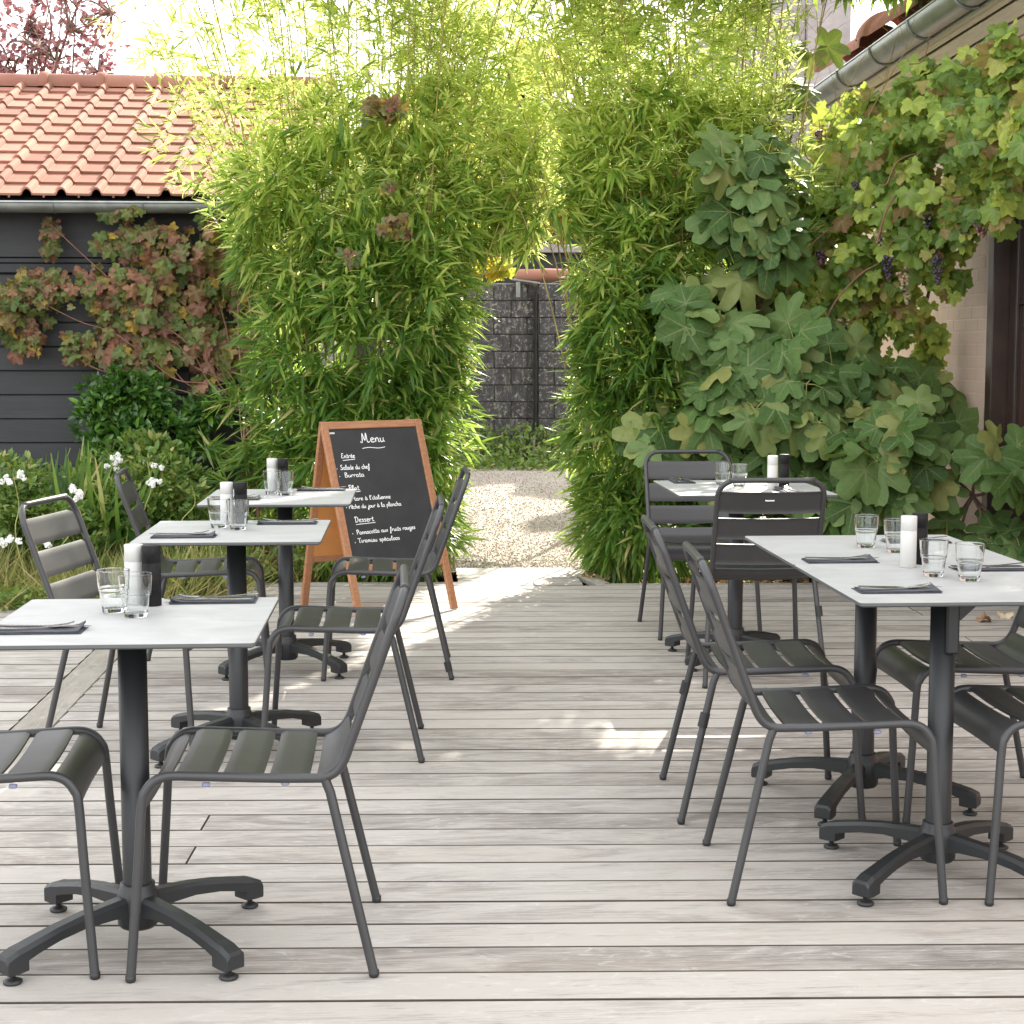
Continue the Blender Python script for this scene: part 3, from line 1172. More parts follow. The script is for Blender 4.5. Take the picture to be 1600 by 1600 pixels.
# eaves: gutter, brackets, fascia, soffit and a row of rounded tiles
G0, G1 = (3.08, 12.95, 3.262), (3.08, 4.5, 3.42)
half_gutter(G0, G1, .105, M_ZINC, 'gutter', house)
for k in range(10):
    y = 12.5 - k * .83
    z = G0[2] + (G0[1] - y) / (G0[1] - G1[1]) * (G1[2] - G0[2])
    m = MB()
    pts = [(3.08 + .111 * math.cos(PI + PI * j / 12), y, z + .111 * math.sin(PI + PI * j / 12)) for j in range(13)]
    m.tube(pts, .0085, 6)
    m.build('bracket', M_ZINC, house)
sl_ = math.atan2(G1[2] - G0[2], G0[1] - G1[1])
MRx = Matrix.Rotation(-sl_, 4, 'X')
LL = 8.45
MB().box((3.20, 8.72, 3.35), (.03, LL, .24), ch=.004, M=MRx).build('fascia_board', M_SOFFIT, house)
for k in range(3):
    MB().box((3.185 + .09 * k, 8.72, 3.245 - .055 * k), (.088, LL, .018), ch=.002, M=MRx @ Matrix.Rotation(R(31), 4, 'Y')).build('soffit_board', M_SOFFIT, house)
MB().tube([(3.14, 12.9, 3.165), (3.14, 4.5, 3.315)], .012, 8).build('cable', M_ZINC, house)
MB().box((3.95, 8.72, 3.42), (1.5, LL, .10), M=MRx).build('soffit_board', M_SOFFIT, house)
hr = MB()
hr.box((4.35, 8.72, 4.05), (2.9, LL + .1, .05), M=Matrix.Rotation(R(-30), 4, 'Y'))
hr.build('roof', M_TILE, house)
eave_me = ridge_me
for k in range(6):
    y = 12.95 - (k + 1) * 1.35
    z = 3.41 + (12.99 - y) / 8.45 * .158
    link('verge_tile', eave_me, house, M=Matrix.Translation((3.27, y, z)) @ Matrix.Rotation(R(90), 4, 'Z') @ Matrix.Rotation(sl_ * -1, 4, 'Y') @ Matrix.Diagonal((2.96, 1.25, 1.35, 1)))
for k in range(38):
    y = 12.9 - k * .217
    z = 3.365 + (12.99 - y) / 8.45 * .158
    m = MB().box((0, 0, 0), (.16, .205, .018), ch=.003)
    link('roof_tile', m.mesh('roof_tile', M_TILE), house, M=Matrix.Translation((3.17, y - .11, z)) @ Matrix.Rotation(R(-22), 4, 'Y'))

# ------------------------------------------------------------------ neighbour's grey gable with chimney
nb = thing('neighbour_building', 'grey rendered gable wall with a tall square chimney rising past the bamboo', 'building', (5.4, 25, -.13))
pl = [(4.12, -.13), (6.03, -.13), (6.03, 6.74), (4.12, 5.92)]
m = MB()
vv = [(x, 24.0, z) for x, z in pl] + [(x, 26.0, z) for x, z in pl]
m.add(vv, [(0, 1, 2, 3), (7, 6, 5, 4), (0, 4, 5, 1), (1, 5, 6, 2), (2, 6, 7, 3), (3, 7, 4, 0)])
m.build('wall', M_RENDER, nb)
for k in range(7):
    a = 4.02 + k * .285
    MB().box((a + .13, 23.97, 5.95 + k * .123), (.28, .33, .07), ch=.006, M=Matrix.Rotation(R(-23), 4, 'Y')).build('verge_tile', M_TILE, nb)
MB().box((5.90, 23.92, 6.2), (.62, .62, 5.0), ch=.01).build('chimney', M_RENDER, nb)
MB().box((5.33, 23.95, 6.5), (.50, .5, 3.2), ch=.01).build('chimney_flue', M_RENDER, nb)

# ------------------------------------------------------------------ black block wall at the end of the yard
bw = thing('block_wall', 'black painted concrete block wall with flaking mortar at the end of the gravel yard', 'wall', (1.2, 19.8, 0))
MB().box((.85, 19.86, 1.02), (1.4, .16, 2.18)).build('mortar', M_MORTAR, bw)
MB().box((2.15, 19.80, 1.02), (1.34, .16, 2.18)).build('mortar', M_MORTAR, bw)
blk = MB().box((0, 0, 0), (.385, .06, .19), ch=.006).mesh('block', M_BLOCK)
gk = random.Random(4)
for r_ in range(11):
    for (xa, xb, yb) in ((.16, 1.43, 19.765), (1.48, 2.8, 19.70)):
        x = xa - (.2 if r_ % 2 else 0) + gk.uniform(-.01, .01)
        while x < xb - .05:
            a, b = max(x, xa), min(x + .395, xb)
            if b - a > .06:
                link('block', blk, bw, M=Matrix.Translation(((a + b) / 2, yb + gk.uniform(-.004, .004), .0 + r_ * .2)) @ Matrix.Diagonal(((b - a - .008) / .385, 1, 1, 1)))
            x += .402
MB().box((1.45, 19.70, .96), (.012, .2, 2.1)).build('corner_joint', M_DARK, bw)
for k in range(2, 4):
    MB().tube([(.55 + k * .33, 19.78, 2.20 + .01 * (k % 2)), (.87 + k * .33, 19.78, 2.20)], .075, 10).build('coping_tile', M_TILE, bw)
MB().box((1.24, 19.66, 2.03), (.05, .02, .18)).build('bracket', M_ZINC, bw)
MB().box((1.33, 19.68, 2.13), (.34, .10, .02), M=Matrix.Rotation(R(8), 4, 'Y')).build('flashing', M_ZINC, bw)

# dark outbuilding past the wall, and a red-roofed house far away
ob = thing('outbuilding', 'dark low outbuilding with a pale beam seen over the block wall', 'building', (1.6, 22, 0))
MB().box((1.7, 22.6, 1.45), (5.2, 2.0, 3.1)).build('wall', M_DARK, ob)
MB().box((1.7, 21.55, 2.62), (5.2, .08, .11), ch=.01).build('beam', M_RENDER, ob)
MB().box((1.7, 22.5, 3.05), (5.4, 2.4, .08), ch=.01).build('roof', M_DARK, ob)
fh = thing('distant_house', 'distant house whose red pitched roof peeks between the bamboo tops', 'house', (.6, 32, 0))
MB().box((.9, 33.0, 2.4), (3.2, 3.0, 5.0)).build('wall', M_RENDER, fh)
m = MB()
m.add([(-.9, 31.3, 4.9), (2.7, 31.3, 4.9), (2.7, 34.7, 4.9), (-.9, 34.7, 4.9), (.0, 33, 6.0), (1.8, 33, 6.0)], [(0, 1, 5, 4), (3, 4, 5, 2), (0, 4, 3), (1, 2, 5), (0, 3, 2, 1)])
m.build('roof', M_TILE, fh)

# ================================================================== FURNITURE
# ------------------------------------------------------------------ chair (front along +x, origin on the floor)
def arc_pts(P, n=6):
    """Catmull-Rom through P"""
    P = [Vector(p) for p in P]
    out = []
    for i in range(len(P) - 1):
        p0, p1, p2, p3 = P[max(i - 1, 0)], P[i], P[i + 1], P[min(i + 2, len(P) - 1)]
        for k in range(n):
            t = k / n
            out.append(0.5 * ((2 * p1) + (p2 - p0) * t + (2 * p0 - 5 * p1 + 4 * p2 - p3) * t * t + (3 * p1 - p0 - 3 * p2 + p3) * t ** 3))
    out.append(P[-1])
    return out


SW = .212
TR = .0106
BACK = [(-.108, .438), (-.150, .437), (-.180, .447), (-.201, .473), (-.217, .515)]
TOPX, TOPZ = -.337, .843


def back_at(z):
    t = (z - .515) / (TOPZ - .515)
    return -.217 + (TOPX + .217) * t


def make_chair(label):
    t = thing('chair', label, 'chair', group='dark metal slatted chairs around the tables')
    # back loop
    m = MB()
    side = [(x, z) for x, z in BACK] + [(back_at(.60), .60), (back_at(.70), .70), (back_at(.775), .775)]
    Lp = [Vector((x, SW, z)) for x, z in side]
    cr = .068
    corner = []
    for k in range(1, 8):
        a = PI / 2 * k / 7
        zz = TOPZ - cr + cr * math.sin(a)
        corner.append(Vector((back_at(zz), SW - cr + cr * math.cos(a), zz)))
    path = Lp + corner
    right = [Vector((p.x, -p.y, p.z)) for p in reversed(path)]
    m.tube(arc_pts(path + right, 3), TR, 12)
    bf = m.build('back_frame', M_CHAIR, t)
    for s in (-1, 1):
        MB().tube(arc_pts([(-.163, s * SW, .4365), (-.06, s * SW, .438), (.06, s * SW, .443), (.152, s * SW, .447)], 3), TR, 12).build('seat_rail', M_CHAIR, t)
        fl = MB()
        fl.tube(arc_pts([(.150, s * SW, .4469), (.180, s * SW, .446), (.206, s * (SW + .001), .436), (.224, s * (SW + .003), .414), (.2325, s * (SW + .005), .385), (.242, s * (SW + .012), .25), (.2605, s * (SW + .026), .012)], 5), TR, 12)
        f = fl.build('leg', M_CHAIR, t)
        MB().lathe([(.0001, 0), (.0085, 0), (.0115, .004), (.0115, .016), (.0001, .0165)], (.261, s * (SW + .0265), 0), 12).build('foot_cap', M_CAP, f)
        rlg = MB()
        rlg.tube([(-.160, s * (SW - .001), .436), (-.172, s * (SW + .002), .405), (-.2625, s * (SW + .032), .012)], TR, 12)
        q = rlg.build('leg', M_CHAIR, t)
        MB().lathe([(.0001, 0), (.0085, 0), (.0115, .004), (.0115, .016), (.0001, .0165)], (-.2635, s * (SW + .0325), 0), 12).build('foot_cap', M_CAP, q)
        for x in (-.075, .095):
            MB().box((x, s * SW, .4265), (.018, .011, .010), ch=.003).build('glide', M_GLIDE, t)
    # slats: cut from one side profile
    pr = [(.2335, .372), (.2265, .402), (.210, .427), (.186, .4405), (.158, .4435), (.06, .4395), (-.06, .4345), (-.128, .4335), (-.157, .4375), (-.181, .452), (-.199, .478), (-.213, .515)]
    pr += [(back_at(z) + .003, z) for z in (.60, .70, .80)]
    prc = [(p.x, p.y) for p in arc_pts([(x, z, 0) for x, z in pr], 8)]
    S = [0.0]
    for a, b in zip(prc[:-1], prc[1:]):
        S.append(S[-1] + math.hypot(b[0] - a[0], b[1] - a[1]))

    def at_s(s):
        for i in range(len(S) - 1):
            if S[i + 1] >= s:
                k = (s - S[i]) / max(S[i + 1] - S[i], 1e-9)
                a, b = prc[i], prc[i + 1]
                return (a[0] + (b[0] - a[0]) * k, a[1] + (b[1] - a[1]) * k), (b[0] - a[0], b[1] - a[1])
        return prc[-1], (prc[-1][0] - prc[-2][0], prc[-1][1] - prc[-2][1])

    def slat(name, s0, s1, lift=0.0, wy=.006, dish=.0095):
        m = MB()
        nu, nv = 9, 10
        top, bot = [], []
        for iu in range(nu):
            s = s0 + (s1 - s0) * iu / (nu - 1)
            (x, z), (dx, dz) = at_s(s)
            l = math.hypot(dx, dz)
            nxn, nzn = dz / l, -dx / l          # points to the sitter's side
            edge = min(iu, nu - 1 - iu)
            rnd_ = .0035 if edge == 0 else 0
            for iv in range(nv):
                w_ = -1 + 2 * iv / (nv - 1)
                d = lift - dish * (1 - w_ * w_) - rnd_
                y = w_ * (SW - wy)
                top.append((x + nxn * d, y, z + nzn * d))
                d2 = d - .0035 - (.006 if edge == 0 else 0) + rnd_
                bot.append((x + nxn * d2, y, z + nzn * d2))
        q = [(i * nv + j, i * nv + j + 1, (i + 1) * nv + j + 1, (i + 1) * nv + j) for i in range(nu - 1) for j in range(nv - 1)]
        N_ = nu * nv
        m.add(top + bot, q, True)
        m.add(top + bot, [tuple(N_ + k for k in reversed(f)) for f in q], True)
        ed = []
        for j in range(nv - 1):
            ed.append((j, N_ + j, N_ + j + 1, j + 1))
            a = (nu - 1) * nv
            ed.append((a + j, a + j + 1, N_ + a + j + 1, N_ + a + j))
        m.add(top + bot, ed, False)
        return m.build(name, M_CHAIR, t)
    tot = S[-1]
    s_flat0 = 0.112
    slat('seat_slat', 0.0, .098, .004, .004, .006)
    fw, gp = .0865, .0145
    s = .098 + gp
    for k in range(3):
        slat('seat_slat', s, s + fw, .0105, .001, .0085)
        s += fw + gp
    slat('seat_slat', s, s + .080, .003, .005, .008)
    s += .080 + .021
    first = None
    bw_ = (tot - s - 2 * .0225) / 3
    for k in range(3):
        last = slat('back_slat', s, s + bw_)
        s += bw_ + .0225
    return t, last


def place(x, y, deg):
    return Matrix.Translation((x, y, 0)) @ Matrix.Rotation(R(deg), 4, 'Z')


proto, _ = make_chair('dark metal slatted chair pulled out towards the aisle from the front table with the loop back leaning')
index_children()
CHG = 'dark metal slatted chairs around the tables'
chairs = [
    (-.360, 3.735, 180.6, 'dark slatted chair on the aisle side of the first and largest-looking single table'),
    (-.972, 3.742, 3, 'dark slatted chair cut off by the picture edge beside the front single table'),
    (-.245, 5.594, 180, 'dark slatted chair on the aisle side of the middle single table'),
    (-.117, 6.945, 180.5, 'dark slatted chair standing in front of the menu blackboard'),
    (-.93, 5.63, -12, 'slatted chair whose backrest is lit bright by a patch of sun beside the flower bed'),
    (-.885, 6.97, 4, 'shaded dark slatted chair by the white roses, at the last single table'),
    (1.048, 4.135, -3, 'first dark slatted chair on the aisle side of the long double table'),
    (1.035, 4.835, -2.5, 'second dark slatted chair on the aisle side of the double table, behind the first'),
    (1.662, 4.11, 181, 'first dark slatted chair on the wall side of the double table'),
    (1.668, 4.80, 180, 'second dark slatted chair on the wall side of the double table'),
    (1.41, 6.73, 89, 'dark slatted chair seen from behind with a small maker plate on it'),
    (1.372, 7.83, -88, 'dark slatted chair facing the camera behind the small table by the fig leaves'),
]
for i, (x, y, a, lab) in enumerate(chairs):
    if i == 0:
        proto.matrix_basis = place(x, y, a)
        proto['label'] = lab
        c = proto
    else:
        c = copy_tree(proto, place(x, y, a), lab)
    if i == 10:
        plate = MB()
        plate.box((0, 0, 0), (.0015, .036, .013))
        M = Matrix.Translation((back_at(.765) - .0095, 0.005, .765)) @ Matrix.Rotation(R(20), 4, 'Y')
        pm = link('maker_plate', plate.mesh('maker_plate', M_SILVER), None, M=M)
        pm.parent = c
        pm.matrix_parent_inverse = Matrix.Identity(4)
        let = MB()
        xx = -.013
        for wd in (.004, .0025, .004, .003, .004, .0025):
            let.box((-.0011, xx + wd / 2, 0), (.0006, wd, .0042))
            xx += wd + .0012
        lo = link('lettering', let.mesh('lettering', M_CAP), None)
        lo.parent = pm
        lo.matrix_parent_inverse = Matrix.Identity(4)

# stacking clips on two chair legs
for (ci, fx, fy, fz) in ((7, -.199, -.226, .30), (7, -.199, .226, .30), (10, -.199, -.226, .30), (3, -.250, .2395, .055)):
    c = [o for o in sc.objects if o.get('label') == chairs[ci][3]][0]
    m = MB()
    d = Vector((-.0905, .030 if fy > 0 else -.030, -.393)).normalized()
    p = Vector((fx, fy, fz))
    m.tube([p - d * .021, p + d * .021], .0145, 10)
    o = link('stacking_clip', m.mesh('stacking_clip', M_CAP), None)
    o.parent = c
    o.matrix_parent_inverse = Matrix.Identity(4)

# ------------------------------------------------------------------ tables
TABLES = [
    ('front single table', 'pale grey bistro table first in the row beside the flower bed', -.6375, 3.761, .603, .632, (-.640, 3.733, 0)),
    ('middle single table', 'square pale grey bistro table in the middle of the row beside the flower bed', -.600, 5.573, .603, .655, (-.600, 5.573, 0)),
    ('last single table', 'square pale grey bistro table standing before the wooden menu board', -.552, 6.845, .600, .70, (-.545, 6.985, 0)),
    ('camera end of the double table', 'pale grey bistro table forming the camera end of the long double table', 1.412, 4.254, .670, .706, (1.350, 4.105, -4)),
    ('garden end of the double table', 'pale grey bistro table forming the garden end of the long double table', 1.412, 4.964, .670, .706, (1.352, 4.83, 11)),
    ('small table by the fig', 'square pale grey bistro table between two facing chairs in front of the fig leaves', 1.437, 7.17, .672, .76, (1.395, 7.06, 2)),
]
TH = .75


def rrect(w_, d_, r, n=4):
    out = []
    for (cx, cy, a0) in ((w_ / 2 - r, d_ / 2 - r, 0), (-w_ / 2 + r, d_ / 2 - r, 90), (-w_ / 2 + r, -d_ / 2 + r, 180), (w_ / 2 - r, -d_ / 2 + r, 270)):
        for k in range(n + 1):
            a = R(a0 + 90 * k / n)
            out.append((cx + r * math.cos(a), cy + r * math.sin(a)))
    return out


def arm_mesh():
    m = MB()
    st = [(.030, .120, .070, .021), (.075, .1165, .079, .0205), (.15, .110, .080, .0205), (.22, .099, .071, .0215), (.275, .087, .058, .023), (.300, .081, .050, .024),
          (.3005, .0808, .028, .024), (.325, .076, .026, .0245), (.349, .066, .026, .0245), (.352, .058, .030, .023)]
    vv = []
    for (r, zt_, zb, hw) in st:
        vv += [(r, -hw, zb), (r, -hw, zt_ - .009), (r, -hw + .008, zt_), (r, hw - .008, zt_), (r, hw, zt_ - .009), (r, hw, zb)]
    ff = []
    for i in range(len(st) - 1):
        for k in range(6):
            k2 = (k + 1) % 6
            ff.append((i * 6 + k, i * 6 + k2, (i + 1) * 6 + k2, (i + 1) * 6 + k))
    m.add(vv, ff)
    a = (len(st) - 1) * 6
    m.add(vv, [tuple(range(a, a + 6)), tuple(range(6))[::-1]])
    return m.mesh('arm', M_BASE)


ARM = arm_mesh()
FOOT = MB().lathe([(.0001, .0), (.019, .0), (.021, .003), (.021, .007), (.012, .0115), (.0065, .013), (.0065, .030), (.0001, .030)], seg=16).mesh('levelling_foot', M_CAP)
tabs = {}
for (nm, lab, cx, cy, wx, dy, (bx, by, ba)) in TABLES:
    t = thing('bistro_table', lab, 'table', (bx, by, 0), group='pale square bistro tables')
    tabs[nm] = t
    m = MB()
    o1 = rrect(wx, dy, .012)
    o2 = rrect(wx - .003, dy - .003, .011)
    n = len(o1)
    o3 = rrect(wx - .012, dy - .012, .008)
    vv = [(x + cx, y + cy, TH - .0012) for x, y in o1] + [(x + cx, y + cy, TH) for x, y in o2]
    m.add(vv, [tuple(range(n, 2 * n))], False, 0)
    m.add(vv, [(i, (i + 1) % n, n + (i + 1) % n, n + i) for i in range(n)], False, 0)
    vv = [(x + cx, y + cy, TH - .0012) for x, y in o1] + [(x + cx, y + cy, TH - .0085) for x, y in o1] + [(x + cx, y + cy, TH - .0125) for x, y in o3]
    m.add(vv, [(n + i, n + (i + 1) % n, (i + 1) % n, i) for i in range(n)], False, 1)
    m.add(vv, [(2 * n + i, 2 * n + (i + 1) % n, n + (i + 1) % n, n + i) for i in range(n)], False, 1)
    m.add(vv, [tuple(range(2 * n, 3 * n))[::-1]], False, 1)
    m.build('tabletop', [M_TOP, M_EDGE], t)
    # flip-top fixing under the top
    m = MB()
    m.box((bx, by, TH - .0155), (.26, .26, .005), ch=.002)
    m.box((bx, by - .042, TH - .027), (.075, .007, .018), ch=.002)
    m.box((bx, by + .042, TH - .027), (.075, .007, .018), ch=.002)
    m.build('mounting_plate', M_BASE, t)
    m = MB()
    m.lathe([(.0001, TH - .02), (.0325, TH - .021), (.0325, .12), (.0325, .085), (.0001, .085)], (bx, by, 0), 32)
    m.build('pole', M_BASE, t)
    if nm == 'camera end of the double table':
        m = MB()
        m.box((bx + .012, by - .038, .655), (.034, .016, .13), ch=.005)
        m.add([(bx + .0, by - .02, TH - .014), (bx + .10, by - .02, TH - .014), (bx + .035, by - .02, TH - .075), (bx + .0, by - .02, TH - .075),
               (bx + .0, by - .032, TH - .014), (bx + .10, by - .032, TH - .014), (bx + .035, by - .032, TH - .075), (bx + .0, by - .032, TH - .075)],
              [(0, 1, 2, 3), (7, 6, 5, 4), (0, 4, 5, 1), (1, 5, 6, 2), (2, 6, 7, 3), (3, 7, 4, 0)])
        m.build('latch', M_BASE, t)
    m = MB()
    m.lathe([(.0001, .042), (.040, .042), (.046, .050), (.047, .112), (.0445, .126), (.0395, .133), (.0395, .143), (.0365, .145), (.033, .145)], (bx, by, 0), 32)
    hub = m.build('hub', M_BASE, t)
    for k in range(4):
        a = R(45 + 90 * k + ba)
        Mx = Matrix.Translation((bx, by, 0)) @ Matrix.Rotation(a, 4, 'Z')
        arm = link('arm', ARM, t, M=Mx)
        link('levelling_foot', FOOT, arm, M=Matrix.Translation((bx + .327 * math.cos(a), by + .327 * math.sin(a), 0)))

# ------------------------------------------------------------------ table ware
glass_prof = [(.0001, 0), (.0235, 0), (.0245, .0002), (.0258, .0012), (.0264, .0026), (.0290, .020), (.0318, .0440), (.0322, .0472), (.0325, .0490), (.0332, .0503), (.0345, .0513), (.0350, .0524), (.0352, .0540),
              (.0360, .066), (.0372, .080), (.0381, .0955), (.0383, .0980), (.03835, .0992), (.0380, .0999), (.0376, .1000), (.03725, .0997), (.0371, .0990), (.0369, .0970),
              (.0360, .082), (.0346, .064), (.0338, .0560), (.0334, .0540), (.0318, .0510), (.0311, .0490), (.0306, .0460), (.0277, .022), (.0268, .0155), (.0262, .0132), (.0245, .0112), (.022, .0102), (.018, .0097), (.0001, .0092)]
GLASS = MB().lathe(glass_prof, seg=48).mesh('glass', M_GLASS)
mp = [(.0001, 0), (.0215, 0), (.0225, .0012), (.0225, .1025), (.0219, .1032), (.0219, .1042), (.0225, .1049), (.0225, .1435), (.0213, .145), (.0001, .145)]
SALT = MB().lathe(mp, seg=36).mesh('salt_mill', M_WHITE)
PEPPER = MB().lathe(mp, seg=36).mesh('pepper_mill', M_BLACK)


def napkin_mesh(seed):
    g = random.Random(seed)
    m = MB()
    Lx, Ly = .205, .098
    z = 0.0
    for k in range(3):
        ox, oy = g.uniform(-.003, .004), g.uniform(-.002, .003)
        th = .0013
        nxg, nyg = 14, 5
        top, bot = [], []
        for i in range(nxg + 1):
            for j in range(nyg + 1):
                u_, v_ = i / nxg, j / nyg
                x = (u_ - .5) * (Lx - .004 * k) + ox
                y = (v_ - .5) * (Ly - .005 * k) + oy
                lift = .0016 * math.sin(5 * u_ + k + seed) * (1 - v_) + (.010 * max(0, u_ - .9) / .1 * v_ if k == 2 else 0)
                top.append((x, y, z + th + max(0, lift)))
                bot.append((x, y, z + max(0, lift * .6)))
        w_ = nyg + 1
        N_ = len(top)
        q = [(i * w_ + j, (i + 1) * w_ + j, (i + 1) * w_ + j + 1, i * w_ + j + 1) for i in range(nxg) for j in range(nyg)]
        m.add(top + bot, q, True)
        m.add(top + bot, [tuple(N_ + a for a in reversed(f)) for f in q], True)
        ed = []
        for i in range(nxg):
            ed.append((i * w_, N_ + i * w_, N_ + (i + 1) * w_, (i + 1) * w_))
            ed.append((i * w_ + nyg, (i + 1) * w_ + nyg, N_ + (i + 1) * w_ + nyg, N_ + i * w_ + nyg))
        for j in range(nyg):
            ed.append((j, j + 1, N_ + j + 1, N_ + j))
            a = nxg * w_
            ed.append((a + j, N_ + a + j, N_ + a + j + 1, a + j + 1))
        m.add(top + bot, ed, False)
        z += th + .0007
    return m.mesh('napkin', M_CLOTH)


NAPS = [napkin_mesh(k) for k in range(3)]


def strip(m, pts, thick=.0016):
    """flat bar: pts = (x, z, halfwidth[, y])"""
    top, bot = [], []
    for p in pts:
        y = p[3] if len(p) > 3 else 0
        top += [(p[0], y - p[2], p[1] + thick), (p[0], y + p[2], p[1] + thick)]
        bot += [(p[0], y - p[2], p[1]), (p[0], y + p[2], p[1])]
    n = len(pts)
    N_ = 2 * n
    f = []
    for i in range(n - 1):
        f += [(2 * i, 2 * i + 2, 2 * i + 3, 2 * i + 1), (N_ + 2 * i, N_ + 2 * i + 1, N_ + 2 * i + 3, N_ + 2 * i + 2),
              (2 * i, N_ + 2 * i, N_ + 2 * i + 2, 2 * i + 2), (2 * i + 1, 2 * i + 3, N_ + 2 * i + 3, N_ + 2 * i + 1)]
    f += [(0, 1, N_ + 1, N_), (2 * n - 2, N_ + 2 * n - 2, N_ + 2 * n - 1, 2 * n - 1)]
    m.add(top + bot, f)


fk = MB()
strip(fk, [(-.095, .006, .0055), (-.06, .0035, .006), (-.02, .001, .0042), (.02, .0005, .003), (.04, .002, .0045), (.052, .004, .0108), (.062, .0045, .0115)])
for yy_ in (-.0092, -.0031, .0031, .0092):
    strip(fk, [(.061, .0045, .0019, yy_), (.08, .0065, .0016, yy_), (.096, .011, .0009, yy_)])
FORK = fk.mesh('fork', M_STEEL)
kf = MB()
strip(kf, [(-.105, .002, .0055), (-.06, .001, .0068), (-.01, .001, .0055), (.0, .001, .0042), (.012, .001, .0085), (.07, .001, .0092), (.095, .001, .0065), (.107, .001, .0015)])
KNIFE = kf.mesh('knife', M_STEEL)

NW = '%s on the ' + '%s'


def put(name, me, x, y, z, rz, label, cat, group, ry=0.0):
    o = link(name, me, None, M=Matrix.Translation((x, y, z)) @ Matrix.Rotation(R(rz), 4, 'Z') @ Matrix.Rotation(R(ry), 4, 'Y'), label=label, cat=cat, group=group)
    return o


T0 = TH + .0004


def ware(tn, salt, pep, glasses, naps):
    put('salt_mill', SALT, *salt, T0, 0, 'white cylindrical salt mill on the ' + tn, 'salt mill', 'white salt mills')
    put('pepper_mill', PEPPER, *pep, T0, 0, 'black cylindrical pepper mill on the ' + tn, 'pepper mill', 'black pepper mills')
    for (x, y, d) in glasses:
        put('glass', GLASS, x, y, T0, 20, 'stepped tumbler on the ' + tn + ', ' + d, 'glass', 'empty glass tumblers')
    for k, (x, y, rz, d) in enumerate(naps):
        put('napkin', NAPS[k % 3], x, y, T0, rz, 'folded grey napkin on the ' + tn + ', ' + d, 'napkin', 'folded grey napkins')
        c, s = math.cos(R(rz)), math.sin(R(rz))

        def off(a, b):
            return x + a * c - b * s, y + a * s + b * c
        fx, fy = off(-.012, -.012)
        put('fork', FORK, fx, fy, T0 + .0072, rz + 9, 'steel fork on the napkin, ' + tn + ', ' + d, 'fork', 'steel forks')
        kx, ky = off(.012, .018)
        put('knife', KNIFE, kx, ky, T0 + .0064, rz - 5, 'steel knife on the napkin, ' + tn + ', ' + d, 'knife', 'steel knives')


def atT(px, py, z=TH):
    p = at_z(px, py, z)
    return float(p[0]), float(p[1])


ware('front single table', (-.674, 3.985), (-.629, 3.962),
     [(-.703, 3.868, 'touching the white mill'), (-.640, 3.795, 'in front of its twin')],
     [(-.826, 3.615, 0, 'flower bed side'), (-.490, 4.022, 181, 'aisle side')])
ware('middle single table', (-.655, 5.80), (-.605, 5.785),
     [(-.668, 5.665, 'flower bed side of the mills'), (-.596, 5.600, 'aisle side of the mills')],
     [(-.752, 5.40, 1, 'flower bed side'), (-.445, 5.79, 180, 'aisle side')])
ware('last single table', (-.60, 7.02), (-.553, 7.00),
     [(-.594, 6.935, 'flower bed side of the mills'), (-.536, 6.885, 'aisle side of the mills')],
     [(-.728, 6.72, 0, 'flower bed side'), (-.40, 7.12, 180, 'aisle side')])
sx_, sy_ = atT(1426, 808, TH + .145)
px_, py_ = atT(1459, 809, TH + .145)
ware('double table', (sx_, 4.53), (px_, 4.60),
     [(1.390, 4.985, 'standing alone on the aisle side'), (1.447, 4.86, 'partly hidden behind the white mill'),
      (1.398, 4.345, 'in front of the black mill'), (1.466, 4.255, 'foremost of the four, wall side')],
     [(1.224, 4.665, 0, 'aisle side by the garden end'), (1.222, 4.085, 0, 'aisle side by the camera end'), (1.603, 4.475, 180, 'wall side by the camera end'), (1.59, 5.12, 180, 'wall side by the garden end')])
ware('small table by the fig', (1.553, 7.07), (1.622, 7.15),
     [(1.377, 7.30, 'aisle side'), (1.434, 7.20, 'beside the mills')],
     [(1.222, 7.47, 90, 'by the facing chair'), (1.60, 6.93, 92, 'by the chair seen from behind')])

# ------------------------------------------------------------------ A-frame menu board
FLf, FRf = Vector((-.292, 8.197, 0)), Vector((.222, 8.530, 0))
wv = (FRf - FLf)
BWd = wv.length
wv.normalize()
nv_ = Vector((wv.y, -wv.x, 0))                # towards the camera
bhgt, dep = .975, .69
DF, DR = .345, .225
board = thing('menu_board', 'wooden A-frame blackboard with a handwritten white chalk menu standing on the deck', 'menu board', tuple((FLf + FRf) / 2 - nv_ * dep / 2))


def board_frame(origin, lean):
    """matrix with x along the board, y up along the leaning face, z out of the face"""
    up = (Vector((0, 0, bhgt)) + nv_ * (-(DF if lean > 0 else DR) * lean)).normalized()
    x = wv if lean > 0 else -wv
    z = x.cross(up).normalized()
    return Matrix(((x.x, up.x, z.x, origin.x), (x.y, up.y, z.y, origin.y), (x.z, up.z, z.z, origin.z), (0, 0, 0, 1)))


